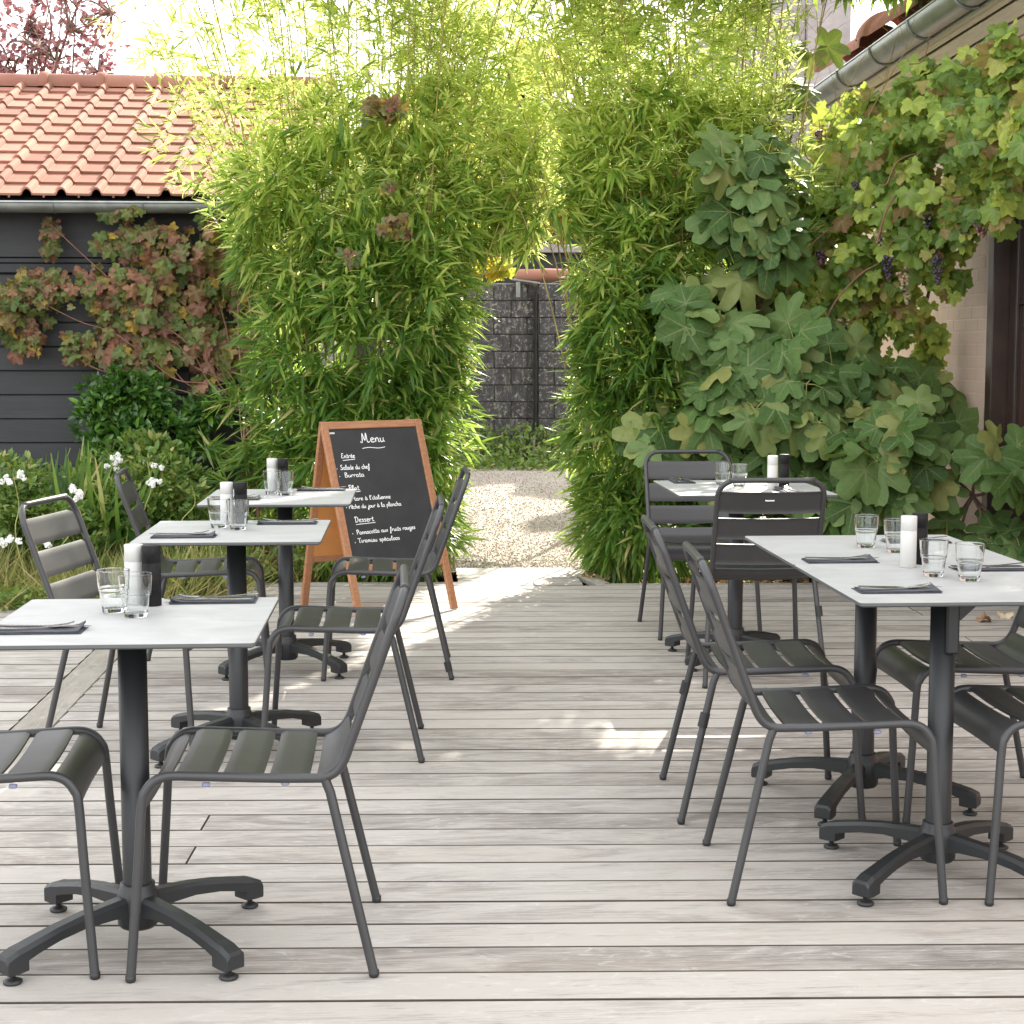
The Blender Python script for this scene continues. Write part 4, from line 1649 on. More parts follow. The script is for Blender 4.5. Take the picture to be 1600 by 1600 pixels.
for lean, org in ((-1, FRf - nv_ * (DF + DR)), (1, FLf)):
    F = board_frame(org, lean)
    slant = math.hypot(bhgt, DF if lean > 0 else DR)

    def fp(name, c, d, mat, ch=.003, parent=board):
        return link(name, MB().box((0, 0, 0), d, ch=ch).mesh(name, mat), parent, M=F @ Matrix.Translation(c))
    for s in (.02, BWd - .02):
        fp('stile', (s, slant / 2 + .005, 0), (.040, slant, .022), M_TEAK)
    fp('rail', (BWd / 2, slant - .0165, 0), (BWd - .0805, .040, .021), M_TEAKH)
    fp('rail', (BWd / 2, .262, 0), (BWd - .0805, .034, .020), M_TEAKH)
    ph = slant - .036 - .279
    pc = .279 + ph / 2
    fp('hardboard_back', (BWd / 2, pc, -.0065), (BWd - .078, ph + .004, .004), M_HARDB, ch=0)
    if lean > 0:
        panel = fp('blackboard', (BWd / 2, pc, -.001), (BWd - .0805, ph, .006), M_SLATE, ch=0)
        PX0, PY0, PWd, PHt = .0405, .279 + ph, BWd - .081, ph
        FF = F
link('hinge', MB().box((0, 0, 0), (.04, .02, .03), ch=.003).mesh('hinge', M_SILVER), board, M=board_frame(FLf, 1) @ Matrix.Translation((.06, slant - .002, -.016)))
link('hinge', MB().box((0, 0, 0), (.04, .02, .03), ch=.003).mesh('hinge', M_SILVER), board, M=board_frame(FLf, 1) @ Matrix.Translation((BWd - .06, slant - .002, -.016)))
link('sticker', MB().box((0, 0, 0), (.030, .009, .0006)).mesh('sticker', M_WHITE), panel, M=FF @ Matrix.Translation((PX0 + .018, PY0 - .020, .0024)))

# handwriting, single strokes; x height 1, ascender 2, descender -0.9
G = {
    'a': (1.1, [[(.85, .85), (.5, 1), (.15, .75), (.1, .3), (.35, 0), (.7, .15), (.88, .6), (.88, .95), (.86, .3), (1.0, .02), (1.15, .1)]]),
    'c': (.95, [[(.85, .85), (.5, 1), (.15, .7), (.12, .3), (.4, 0), (.75, .05), (.95, .2)]]),
    'd': (1.1, [[(.85, .85), (.5, 1), (.15, .75), (.1, .3), (.35, 0), (.7, .15), (.88, .6), (.92, 1.9), (.88, .4), (1.0, .02), (1.15, .1)]]),
    'e': (.95, [[(.1, .45), (.5, .55), (.8, .8), (.6, 1), (.25, .9), (.1, .45), (.25, .08), (.6, 0), (.95, .2)]]),
    'f': (.9, [[(.1, .4), (.5, .9), (.8, 1.6), (.65, 1.95), (.45, 1.6), (.4, .5), (.35, -.6), (.15, -.9), (.05, -.55), (.4, .1), (.85, .3)]]),
    'g': (1.1, [[(.85, .85), (.5, 1), (.15, .75), (.1, .3), (.4, .05), (.8, .3), (.9, .95), (.85, -.4), (.5, -.9), (.2, -.6), (.6, -.1), (1.15, .2)]]),
    'h': (1.1, [[(.15, 1.95), (.2, 1.0), (.2, 0), (.3, .7), (.6, 1), (.85, .75), (.85, .1), (1.1, .08)]]),
    'i': (.55, [[(.2, .95), (.2, .2), (.35, 0), (.6, .15)], [(.22, 1.4), (.25, 1.45)]]),
    'j': (.6, [[(.35, .95), (.35, -.5), (.15, -.9), (-.05, -.6), (.3, -.1), (.6, .2)], [(.36, 1.4), (.4, 1.45)]]),
    'l': (.6, [[(.1, .3), (.45, 1.4), (.4, 1.95), (.2, 1.6), (.2, .3), (.4, 0), (.65, .15)]]),
    'm': (1.5, [[(.1, .95), (.15, 0), (.25, .7), (.5, 1), (.65, .7), (.65, 0), (.75, .7), (1.0, 1), (1.2, .7), (1.2, .1), (1.5, .1)]]),
    'n': (1.05, [[(.1, .95), (.15, 0), (.25, .7), (.55, 1), (.8, .7), (.8, .1), (1.05, .1)]]),
    'o': (1.0, [[(.55, 1), (.15, .75), (.12, .25), (.5, 0), (.85, .3), (.85, .8), (.5, 1), (.75, .85), (1.05, .9)]]),
    'p': (1.05, [[(.15, .95), (.15, -.9), (.18, .5), (.5, 1), (.85, .7), (.8, .2), (.5, 0), (.2, .2)]]),
    'r': (.85, [[(.1, .95), (.15, 0), (.2, .6), (.45, .95), (.75, .95), (.85, .8)]]),
    's': (.8, [[(.7, .85), (.4, 1), (.15, .8), (.4, .55), (.65, .3), (.45, 0), (.05, .1)]]),
    't': (.75, [[(.35, 1.65), (.3, .3), (.5, 0), (.8, .15)], [(.05, 1.1), (.7, 1.15)]]),
    'u': (1.05, [[(.12, .95), (.12, .3), (.35, 0), (.7, .2), (.8, .95), (.8, .2), (1.05, .08)]]),
    'x': (.95, [[(.1, .95), (.8, 0)], [(.8, 1), (.1, 0)]]),
    'M': (1.9, [[(-.25, .25), (-.1, .02), (.15, .15), (.35, 1.9), (.45, 1.95), (.8, .45), (1.15, 2.05), (1.25, 1.9), (1.3, .3), (1.55, .02), (1.85, .2)]]),
    'E': (1.3, [[(1.1, 1.75), (.7, 2), (.35, 1.75), (.5, 1.2), (.8, 1.08), (.35, .95), (.1, .4), (.5, 0), (1.2, .25)]]),
    'S': (1.3, [[(1.05, 1.7), (.7, 2), (.25, 1.7), (.45, 1.2), (.95, .75), (.8, .1), (.35, 0), (0, .35)]]),
    'B': (1.3, [[(.25, 1.9), (.2, 0)], [(.05, 1.75), (.6, 2), (1.0, 1.6), (.4, 1.08), (1.1, .8), (1.0, .15), (.5, -.02), (.1, .15)]]),
    'P': (1.2, [[(.3, 1.9), (.25, 0)], [(.0, 1.5), (.25, 1.95), (.8, 2.0), (1.1, 1.5), (.8, 1.05), (.35, 1.0)]]),
    'T': (1.2, [[(.0, 1.6), (.15, 1.95), (.7, 1.8), (1.3, 2.0)], [(.7, 1.8), (.6, .2), (.85, 0)]]),
    'D': (1.4, [[(.35, 1.8), (.3, .1)], [(.0, 1.6), (.3, 2), (1.0, 1.8), (1.25, 1.0), (.9, .15), (.3, 0), (.1, .15)]]),
    'L': (1.2, [[(.3, 1.95), (.28, .05), (.5, 0), (1.1, .12)]]),
    "'": (.4, [[(.2, 1.95), (.12, 1.5)]]),
    ' ': (.75, []),
}
ACC = {'é': ('e', [(.4, 1.25), (.65, 1.6)]), 'è': ('e', [(.3, 1.6), (.5, 1.25)]), 'ê': ('e', [(.2, 1.3), (.45, 1.6), (.7, 1.3)]), 'à': ('a', [(.3, 1.6), (.55, 1.25)])}


def write(text, u, v, h, wmax, name='chalk_writing', slope=0.0, wr=.0016):
    """text along the board from fraction u, v with x-height h (m), squeezed to width wmax (fraction)"""
    tot = 0
    seq = []
    for ch in text:
        acc = None
        if ch in ACC:
            ch, acc = ACC[ch]
        wd, st = G[ch]
        seq.append((tot, st, acc))
        tot += wd + .1
    kx = wmax * PWd / tot
    m = MB()
    for (x0, st, acc) in seq:
        for s in st + ([acc] if acc else []):
            P = arc_pts([(x, y, 0) for x, y in s], 4) if len(s) > 2 else [Vector((x, y, 0)) for x, y in s]
            Q = []
            for p in P:
                lx = PX0 + u * PWd + (x0 + p.x) * kx
                ly = PY0 - v * PHt + p.y * h + slope * (x0 + p.x) * kx
                Q.append(Vector((lx, ly, .0023)))
            # flat ribbon of chalk
            vv, ff = [], []
            for i, p in enumerate(Q):
                d = (Q[min(i + 1, len(Q) - 1)] - Q[max(i - 1, 0)])
                d = d.normalized() if d.length > 1e-9 else Vector((1, 0, 0))
                nn = Vector((-d.y, d.x, 0)) * wr
                vv += [p + nn, p - nn, p + nn + Vector((0, 0, .0006)), p - nn + Vector((0, 0, .0006))]
            for i in range(len(Q) - 1):
                a = 4 * i
                ff += [(a + 2, a + 3, a + 7, a + 6), (a, a + 2, a + 6, a + 4), (a + 3, a + 1, a + 5, a + 7)]
            m.add(vv, ff)
    return link(name, m.mesh(name, M_CHALK), panel, M=FF)


def rule(u0, u1, v, wob=.0):
    m = MB()
    n_ = 24
    Q = []
    for i in range(n_ + 1):
        k = i / n_
        x = PX0 + (u0 + (u1 - u0) * k) * PWd
        y = PY0 - v * PHt + wob * math.sin(k * 2 * PI) + .004 * k
        Q.append((x, y, .0026))
    vv, ff = [], []
    for p in Q:
        vv += [(p[0], p[1] + .0015, p[2]), (p[0], p[1] - .0015, p[2])]
    m.add(vv, [(2 * i, 2 * i + 1, 2 * i + 3, 2 * i + 2) for i in range(n_)])
    link('chalk_line', m.mesh('chalk_line', M_CHALK), panel, M=FF)


write('Menu', .345, .105, .023, .27, wr=.0022)
m = MB()
rule(.34, .60, .150, .0035)
write('Entrée', .085, .215, .0125, .155)
rule(.095, .235, .232)
write('Salade du chef', .055, .300, .0125, .33)
write('Burrata', .085, .357, .0125, .22)
write('Plat', .105, .455, .014, .12)
rule(.11, .23, .470)
write('Tartare à l\'italienne', .055, .530, .0115, .50)
write('Pêche du jour à la plancha', .065, .588, .0115, .595)
write('Dessert', .105, .688, .014, .215)
rule(.11, .33, .705)
write('Pannacotta aux fruits rouges', .10, .778, .0118, .67, slope=.02)
write('Tiramisu spéculoos', .10, .838, .0118, .47)
for (u, v) in ((.015, .292), (.03, .349), (.03, .52), (.04, .578), (.055, .770), (.065, .835)):
    link('chalk_dot', MB().box((0, 0, 0), (.004, .004, .0008)).mesh('chalk_dot', M_CHALK), panel, M=FF @ Matrix.Translation((PX0 + u * PWd, PY0 - v * PHt, .0026)))

# ================================================================== PLANTS
TB, TO, TG = T_blade(), T_oval(), T_grass()
# gaps cut along sun rays to light the deck and one chair back
_k = np.array([SUND.x, SUND.y]) / SUND.z
PATCHES = [[(.90, 10.3), (.68, 9.4), (.18, 7.7), (-.12, 7.0), (-.32, 7.2), (-.15, 8.4), (.18, 10.3)],
           [(.18, 7.9), (.02, 7.95), (-.85, 6.0), (-1.35, 5.2), (-1.22, 5.15), (-.70, 5.85)]]
SPOTS = [(np.array([-1.22, 5.66, .72]), .30), (np.array([-1.17, 5.68, .58]), .26)]


def open_to_sun(P):
    """True where a leaf may stay"""
    G = P[:, :2] - P[:, 2:3] * _k
    ins = np.zeros(len(P), bool)
    for PA in PATCHES:
        n = len(PA)
        one = np.zeros(len(P), bool)
        for i in range(n):
            (x1, y1), (x2, y2) = PA[i], PA[(i + 1) % n]
            one ^= ((y1 > G[:, 1]) != (y2 > G[:, 1])) & (G[:, 0] < (x2 - x1) * (G[:, 1] - y1) / (y2 - y1 + 1e-9) + x1)
        ins |= one
    ins &= P[:, 2] > .25
    for c, r in SPOTS:
        q = P - c
        s = np.array(SUND)
        t = q @ s
        ins |= (t > 1.0) & (np.linalg.norm(q - t[:, None] * s, axis=1) < r)
    return ~ins
ZUP = unit(0, 0, 1)


def fans(C, A, n, spread, L, droop=0.25, jit=.012):
    """n leaves fanning out of each point C round the axis A; returns pos, D, N, size"""
    ok_ = open_to_sun(C)
    C, A = C[ok_], A[ok_]
    k = len(C)
    P = np.repeat(C, n, 0)
    A2 = np.repeat(norm(A), n, 0)
    D = norm(A2 + rng.normal(size=(k * n, 3)) * spread - np.array([0, 0, droop]))
    N = norm(np.array([0, -.35, 1.0]) + rng.normal(size=(k * n, 3)) * .45)
    P = P + D * .004 + rng.normal(size=P.shape) * .012
    S = L * (.65 + .6 * rng.random(k * n))
    return P, D, N, S


def clumpy(P, f=3.2, thr=-.12, seed=0.0):
    """thins a cloud of points into tufts with dark hollows between them"""
    from mathutils import noise as mn
    v = np.array([mn.noise(Vector((float(p[0]) * f + seed, float(p[1]) * f, float(p[2]) * f * .8))) for p in P])
    return v > thr + .10 * rng.normal(size=len(P))


def split_front(P, D, N, S, k, zmax=3.3, zmin=.1):
    """the k leaves that show largest become parts, the rest stay in the mass"""
    # how near the camera-side surface a leaf lies, judged in small columns
    ok = (P[:, 2] < zmax) & (P[:, 2] > zmin)
    cell = np.floor(P[:, 0] / .12).astype(int) * 1000 + np.floor(P[:, 2] / .12).astype(int)
    score = np.full(len(P), 99.0)
    order = np.argsort(P[:, 1])
    seen = {}
    for i in order:
        if ok[i]:
            c = cell[i]
            r = seen.get(c, 0)
            seen[c] = r + 1
            score[i] = r + P[i, 1] * .01 - S[i]
    idx = np.argsort(score)[:k]
    m = np.zeros(len(P), bool)
    m[idx] = True
    return m


def canes_bundle(parent, bases, tips, hs, r0=.0068, seed=1, name='cane'):
    """bamboo canes, one part each; returns node points and directions for the leaves"""
    g = random.Random(seed)
    nodes, dirs = [], []
    for (bx, by), (tx, ty), h in zip(bases, tips, hs):
        path = []
        rad = []
        nseg = 15
        for k in range(nseg + 1):
            s = k / nseg
            e = s ** 2.1
            x = bx + (tx - bx) * e + .012 * math.sin(7 * s + bx * 9)
            y = by + (ty - by) * e
            z = -.05 + h * (s - .10 * s ** 4)
            path.append((x, y, z))
            rad.append(r0 * (1 - .72 * s))
        m = MB()
        m.tube(path, rad, 6)
        for k in range(2, nseg, 1):
            p = Vector(path[k])
            m.lathe([(rad[k] * .9, -.006), (rad[k] * 1.35, 0), (rad[k] * .9, .006)], p, 6)
        m.build(name, M_CANE, parent)
        pp = np.array(path)
        for k in range(int(h / .125)):
            s = (k + g.random()) * .125 / h
            if s >= .995:
                continue
            q = s * nseg
            i = int(q)
            nodes.append(pp[i] + (pp[min(i + 1, nseg)] - pp[i]) * (q - i))
            dirs.append(s)
    return np.array(nodes), np.array(dirs)


def bamboo(name, label, loc, lower, upper_bases, upper_tips, upper_h, nlow, seed, zsplit=2.0, twigs=3, per=2, dens=1.0, keep=None, top=None, thin=0.0):
    t = thing(name, label, 'bamboo', loc, group='bamboo clumps flanking the opening to the yard')
    g = random.Random(seed)
    # canes
    nodes, s = canes_bundle(t, upper_bases, upper_tips, upper_h, seed=seed)
    up = nodes[:, 2] > zsplit
    nodes, s = nodes[up], s[up]
    nt = len(nodes) * twigs
    B = np.repeat(nodes, twigs, 0)
    az = rng.random(nt) * 2 * PI
    L = (.16 + .34 * rng.random(nt))
    dv = np.stack([np.cos(az), np.sin(az) * .45, .35 + .35 * rng.random(nt)], 1)
    E = B + norm(dv) * L[:, None]
    E[:, 2] -= .25 * L ** 2
    # twigs joined into one part
    sel = rng.random(nt) < .8
    m = bpy.data.meshes.new('twig')
    Bs, Es = B[sel], E[sel]
    mid = (Bs + Es) / 2 + np.array([0, 0, .015])
    w_ = np.array([.0016, 0, 0])
    V = np.stack([Bs - w_, Bs + w_, mid - w_, mid + w_, Es - w_ * .5, Es + w_ * .5], 1).reshape(-1, 3)
    k = len(Bs)
    F = [(6 * i + a, 6 * i + b, 6 * i + c, 6 * i + d) for i in range(k) for (a, b, c, d) in ((0, 1, 3, 2), (2, 3, 5, 4))]
    m.from_pydata(V.tolist(), [], F)
    m.materials.append(M_CANE)
    link('twig', m, t, kind='stuff')
    Cs, As = [], []
    for q in range(per):
        fr = 1.0 if q == 0 else .35 + .5 * rng.random(nt)
        Cs.append(B + (E - B) * (fr if np.isscalar(fr) else fr[:, None]))
        As.append(norm(dv) * .8 - np.array([0, 0, .2]))
    C, A = np.concatenate(Cs), np.concatenate(As)
    hi_ = (C[:, 2] > 2.9) & (rng.random(len(C)) < thin)
    C, A = C[~hi_], A[~hi_]
    if keep is not None:
        ok = keep(C)
        C, A = C[ok], A[ok]
    P1, D1, N1, S1 = fans(C, A, 5, .55, .125, .22)
    backlit = rng.random(len(P1)) < np.clip((P1[:, 2] - 1.8) / .9, .05, .92)  # higher leaves get the colour with backlight painted in
    leaf_mass('foliage', TB, P1[backlit], D1[backlit], N1[backlit], S1[backlit], M_BAMBLIT, t)
    # unseen crowns high above, added to shade the deck
    C, O = blobs(top, 4200, shell=.6, front=.5)
    P3, D3, N3, S3 = fans(C, O * .6 + np.array([0, 0, -.2]), 7, .8, .20, .3)
    leaf_mass('foliage', TB, P3, D3, N3, S3, M_BAMB, t, 1.5)
    # dense lower hedge
    C, O = blobs(lower, nlow, shell=.30, front=.62)
    C[:, 2] = np.maximum(C[:, 2], .05)
    ok_ = clumpy(C, 4.2, -.17, seed)
    C, O = C[ok_], O[ok_]
    A = O * .9 + np.array([0, -.25, .05])
    P2, D2, N2, S2 = fans(C, A, 7, .52, .162, .45)
    y2 = rng.random(len(P2)) < np.clip((P2[:, 2] - 1.2) / 1.7, .04, .8)  # same painted backlight, increasing with height
    leaf_mass('foliage', TB, P2[y2], D2[y2], N2[y2], S2[y2], M_BAMBLIT, t)
    P2, D2, N2, S2 = P2[~y2], D2[~y2], N2[~y2], S2[~y2]
    P = np.concatenate([P1[~backlit], P2])
    D = np.concatenate([D1[~backlit], D2])
    N = np.concatenate([N1[~backlit], N2])
    S = np.concatenate([S1[~backlit], S2])
    m = split_front(P, D, N, S, 300)
    leaf_parts('leaf', [TB], P[m], D[m], N[m], S[m] * 1.08, M_BAMB, t)
    leaf_mass('foliage', TB, P[~m], D[~m], N[~m], S[~m], M_BAMB, t)
    return t


gB = random.Random(21)
# clump beside the menu board
lowL = [(520, 200, 10.1, 60, 45, .3), (640, 190, 10.1, 70, 50, .3), (430, 290, 10.0, 70, 70, .3), (400, 380, 10.15, 35, 60, .2), (740, 345, 10.3, 70, 50, .4), (470, 400, 10.2, 75, 130, .42), (560, 330, 10.2, 120, 120, .5), (650, 340, 10.2, 100, 120, .5), (480, 560, 10.1, 85, 150, .45), (590, 520, 10.0, 120, 180, .5),
        (665, 480, 10.1, 78, 160, .5), (560, 720, 10.0, 130, 170, .48), (655, 680, 10.05, 80, 190, .45), (450, 700, 10.15, 40, 120, .35), (668, 830, 10.0, 50, 90, .4), (600, 850, 9.95, 110, 60, .4), (500, 840, 10.0, 60, 70, .4)]
ub, ut, uh = [], [], []
for k in range(42):
    f = (k + gB.random()) / 42
    bx = -.86 + 1.12 * f
    ub.append((bx, 9.9 + gB.random() * .45))
    ut.append((bx + (f - .56) * 1.95 + gB.uniform(-.32, .32), 10.0 + gB.uniform(-.25, .35)))
    uh.append(gB.uniform(3.6, 6.2))
bamL = bamboo('bamboo_clump', 'tall bamboo clump growing behind the wooden menu board', (-.3, 10.1, -.1), lowL, ub, ut, uh, 4100, 31, zsplit=2.0, twigs=2, per=2, thin=.15,
              top=[(320, -330, 9.6, 260, 210, .4), (640, -340, 9.65, 260, 220, .4), (480, -700, 9.65, 380, 250, .4), (720, -150, 10.1, 260, 120, .4), (960, -150, 10.1, 220, 120, .4), (800, -650, 9.65, 260, 250, .4)])
lowR = [(1020, 170, 10.1, 70, 50, .3), (1130, 190, 10.2, 50, 50, .3), (835, 345, 10.3, 80, 48, .4), (950, 480, 10.0, 72, 150, .45), (1010, 420, 10.1, 110, 150, .5), (1100, 420, 10.3, 90, 160, .5), (958, 650, 9.95, 70, 150, .42), (1020, 620, 9.9, 110, 180, .48),
        (958, 800, 9.9, 52, 100, .38), (1000, 810, 9.85, 100, 90, .4), (1110, 760, 10.0, 90, 130, .4), (850, 330, 10.2, 70, 90, .45), (960, 280, 10.2, 120, 100, .5), (1090, 260, 10.3, 100, 90, .5),
        (1200, 560, 10.4, 110, 200, .35), (1300, 700, 10.5, 110, 150, .3), (895, 410, 10.05, 45, 70, .4)]
ub, ut, uh = [], [], []
for k in range(46):
    f = (k + gB.random()) / 46
    bx = 1.04 + 1.2 * f
    ub.append((bx, 9.85 + gB.random() * .5))
    ut.append((bx + (f - .62) * 1.75 + gB.uniform(-.4, .4), 10.05 + gB.uniform(-.25, .35)))
    uh.append(gB.uniform(3.4, 6.2))
bamR = bamboo('bamboo_clump', 'tall bamboo clump growing beside the fig behind the small table', (1.4, 10.1, -.1), lowR, ub, ut, uh, 5000, 32, zsplit=1.9, twigs=3, per=2, thin=.12,
              keep=lambda C: ~((C[:, 0] > 2.12 + .25 * rng.random(len(C))) & (C[:, 2] > 2.45) & (C[:, 2] < 3.7)),
              top=[(900, -320, 9.65, 250, 210, .4), (1180, -330, 9.65, 260, 200, .4), (1050, -680, 9.65, 350, 260, .4), (1400, -420, 9.65, 240, 220, .4), (1280, -190, 10.4, 190, 150, .4), (1400, -90, 10.2, 170, 62, .35), (1350, -80, 10.2, 140, 52, .3), (1370, -150, 10.2, 170, 70, .3), (1330, -75, 10.0, 110, 48, .3), (1290, -180, 10.3, 160, 120, .3), (1240, -85, 10.1, 130, 55, .35), (1100, -80, 10.1, 120, 55, .35), (1480, -270, 10.2, 180, 150, .4), (1650, -450, 9.65, 260, 280, .4)])  # top blobs placed out of view to stop stray sun
# bamboo arching over the opening, rooted behind both clumps
ub, ut, uh = [], [], []
for k in range(16):
    s = -1 if k % 2 else 1
    bx = gB.uniform(-.25, .15) if s < 0 else gB.uniform(1.15, 1.7)
    ub.append((bx, 10.5 + gB.random() * .5))
    ut.append((.55 + gB.uniform(-.6, .6) + (.25 if s < 0 else -.1), 10.7 + gB.uniform(-.5, .6)))
    uh.append(gB.uniform(3.6, 6.3))
t_arch = thing('bamboo_clump', 'slender bamboo canes arching over the opening between the two bamboo clumps', 'bamboo', (.6, 10.8, -.1), group='bamboo clumps flanking the opening to the yard')
nodes, s = canes_bundle(t_arch, ub, ut, uh, r0=.008, seed=5)
nodes = nodes[nodes[:, 2] > 1.95]
C = np.repeat(nodes, 5, 0) + rng.normal(size=(len(nodes) * 5, 3)) * [.24, .12, .12]
C2, _ = blobs([(840, 240, 10.55, 85, 110, .22), (800, 345, 10.5, 80, 45, .2), (880, 120, 10.6, 70, 80, .25)], 480, .8, .3)
C = np.concatenate([C, C2])
C = C[C[:, 2] > 1.95]
P1, D1, N1, S1 = fans(C, rng.normal(size=C.shape) * [1, 1, .4], 5, .5, .12, .3)
leaf_mass('foliage', TB, P1, D1, N1, S1, M_BAMBLIT, t_arch)

# ------------------------------------------------------------------ palmate-leaved climbers
def stem_path(name, pts, r, parent, mat=M_STEM, n=6):
    P = arc_pts(pts, n)
    k = len(P)
    return MB().tube(P, [r * (1 - .55 * i / k) for i in range(k)], 7).build(name, mat, parent)


def wander(a, b, k=6, amp=.06, g=random):
    a, b = Vector(a), Vector(b)
    out = [a]
    for i in range(1, k):
        out.append(a.lerp(b, i / k) + Vector((g.uniform(-amp, amp), g.uniform(-amp, amp) * .5, g.uniform(-amp, amp))))
    out.append(b)
    return out


# autumn vine on the shed
av = thing('autumn_vine', 'grape vine turning russet and pink, sprawling over the black shed wall', 'vine', (-1.1, 10.7, -.1))
avB = [(55, 460, 10.8, 70, 50, .14), (150, 475, 10.75, 85, 58, .16), (250, 455, 10.7, 80, 70, .2), (335, 420, 10.65, 65, 80, .22), (125, 535, 10.8, 50, 35, .12), (230, 555, 10.75, 70, 35, .14),
       (340, 540, 10.7, 60, 55, .16), (20, 490, 10.8, 40, 60, .12), (320, 610, 10.7, 28, 26, .1), (210, 380, 10.75, 70, 30, .12), (290, 370, 10.7, 70, 35, .15), (78, 372, 10.8, 14, 34, .06), (195, 330, 10.65, 45, 14, .06), (400, 480, 10.6, 35, 80, .15), (65, 530, 10.8, 55, 35, .1)]
n = 2500
P, O = blobs(avB, n, shell=.5, front=.6)
ok_ = clumpy(P, 4.5, -.17, 3.0)
P, O = P[ok_], O[ok_]
n = len(P)
P[:, 1] = np.minimum(P[:, 1], WY - .03)
D = norm(rng.normal(size=(n, 3)) * [.6, .25, .35] + np.array([0, -.1, -.8]))
N = norm(rng.normal(size=(n, 3)) * .42 + np.array([.05, -.85, .42]))
S = .072 * (.55 + .75 * rng.random(n))
m = split_front(P, D, N, S, 300)
leaf_parts('leaf', GRAPE_T, P[m], D[m], N[m], S[m] * 1.12, M_AUTUMN, av)
for q, T in enumerate(GRAPE_T[:3]):
    sel = (~m) & (np.arange(n) % 3 == q)
    leaf_mass('foliage', T, P[sel], D[sel], N[sel], S[sel], M_AUTUMN, av)
gv = random.Random(8)
root = at_y(397, 770, 10.5)
for (px, py) in ((370, 560), (395, 600), (60, 470), (150, 440), (250, 400), (330, 380), (190, 335), (78, 350), (120, 560), (230, 560)):
    b = at_y(px, py, 10.72)
    st_ = at_y(385, 640, 10.6) if px < 360 else root
    stem_path('stem', wander(st_, b, 6, .05, gv), .008 if px > 350 else .006, av)
for (x0, x1, dx) in ((378, 372, 0), (400, 392, .0), (408, 398, .02)):
    stem_path('stem', wander(at_z(x0, 930, -.1) * np.array([1, 1, 1]), at_y(x1, 470, 10.5), 6, .03, gv), .013, av)
# russet sprays caught in the bamboo
spB = [(620, 350, 9.62, 28, 22, .06),  (606, 292, 9.65, 16, 12, .04), (600, 170, 9.8, 40, 24, .15), (545, 400, 9.62, 14, 14, .05)]
k = 75
P, O = blobs(spB, k, shell=.6)
leaf_mass('foliage', GRAPE_T[1], P, norm(rng.normal(size=(k, 3)) * [.7, .3, .3] + [0, 0, -.7]), norm(rng.normal(size=(k, 3)) * .5 + [0, -.8, .4]), .07 * (.6 + .7 * rng.random(k)), M_AUTUMN, av)

# grape vine on the house
gvn = thing('grape_vine', 'green grape vine heavy with dark grape bunches, hanging from the house eaves', 'vine', (2.9, 9.8, -.1))
gvB = [(1500, 120, 8.9, 50, 40, .25), (1570, 80, 8.3, 40, 40, .2), (1420, 150, 9.6, 50, 40, .25), (1530, 200, 8.6, 70, 80, .3), (1590, 150, 8.2, 50, 70, .3), (1570, 300, 8.6, 50, 60, .25), (1470, 180, 9.3, 70, 60, .35), (1400, 230, 9.8, 80, 60, .4), (1340, 210, 10.4, 60, 50, .4), (1290, 215, 10.8, 50, 50, .35),
       (1480, 290, 9.4, 80, 70, .35), (1400, 330, 9.8, 90, 75, .4), (1310, 300, 10.3, 80, 70, .4), (1240, 320, 10.4, 70, 60, .35), (1450, 380, 9.6, 70, 55, .3), (1360, 420, 10.0, 90, 65, .35), (1270, 400, 10.3, 80, 70, .35),
       (1200, 360, 10.3, 60, 60, .3), (1480, 430, 9.6, 35, 40, .2), (1400, 490, 10.1, 60, 50, .3), (1310, 500, 10.2, 80, 60, .3), (1445, 530, 10.3, 26, 42, .16), (1420, 590, 10.3, 46, 40, .2), (1180, 460, 10.1, 50, 50, .25), (1240, 480, 10.2, 60, 50, .3),
       (1600, 210, 7.9, 40, 60, .2), (1500, 350, 9.0, 30, 45, .15), (1350, 160, 10.3, 40, 20, .2), (1440, 110, 9.6, 26, 24, .12), (1380, 560, 10.3, 60, 40, .25)]
n = 3600
P, O = blobs(gvB, n, shell=.55, front=.6)
ok_ = clumpy(P, 3.4, -.20, 7.0)
P, O = P[ok_], O[ok_]
n = len(P)
P[:, 0] = np.minimum(P[:, 0], np.where(P[:, 1] > 6.5, XW - .06, 99))
D = norm(rng.normal(size=(n, 3)) * [.55, .35, .35] + np.array([-.1, -.15, -.75]))
N = norm(rng.normal(size=(n, 3)) * .45 + np.array([-.28, -.62, .55]))
S = .098 * (.55 + .7 * rng.random(n))
m = split_front(P, D, N, S, 300, zmax=3.6)
leaf_parts('leaf', GRAPE_T, P[m], D[m], N[m], S[m] * 1.15, M_GRAPE, gvn)
for q, T in enumerate(GRAPE_T[:3]):
    sel = (~m) & (np.arange(n) % 3 == q)
    leaf_mass('foliage', T, P[sel], D[sel], N[sel], S[sel], M_GRAPE, gvn)
gv = random.Random(18)
for (x0, y0, x1, y1, dy, r) in ((1440, 620, 1448, 470, 10.5, .014), (1448, 470, 1500, 250, 10.0, .011), (1500, 250, 1598, 140, 8.9, .008), (1370, 380, 1480, 170, 9.4, .007), (1290, 500, 1430, 330, 9.6, .006), (1200, 440, 1370, 290, 9.9, .006),
                                (1340, 620, 1370, 560, 10.0, .006), (1255, 205, 1290, 290, 10.2, .005), (1150, 265, 1300, 267, 10.3, .005), (1270, 420, 1390, 400, 9.9, .004), (1420, 100, 1480, 40, 9.4, .004), (1210, 540, 1290, 440, 9.8, .004), (1380, 290, 1430, 240, 9.4, .006)):
    stem_path('stem', wander(at_y(x0, y0, dy), at_y(x1, y1, dy - .1), 5, .035, gv), r, gvn)
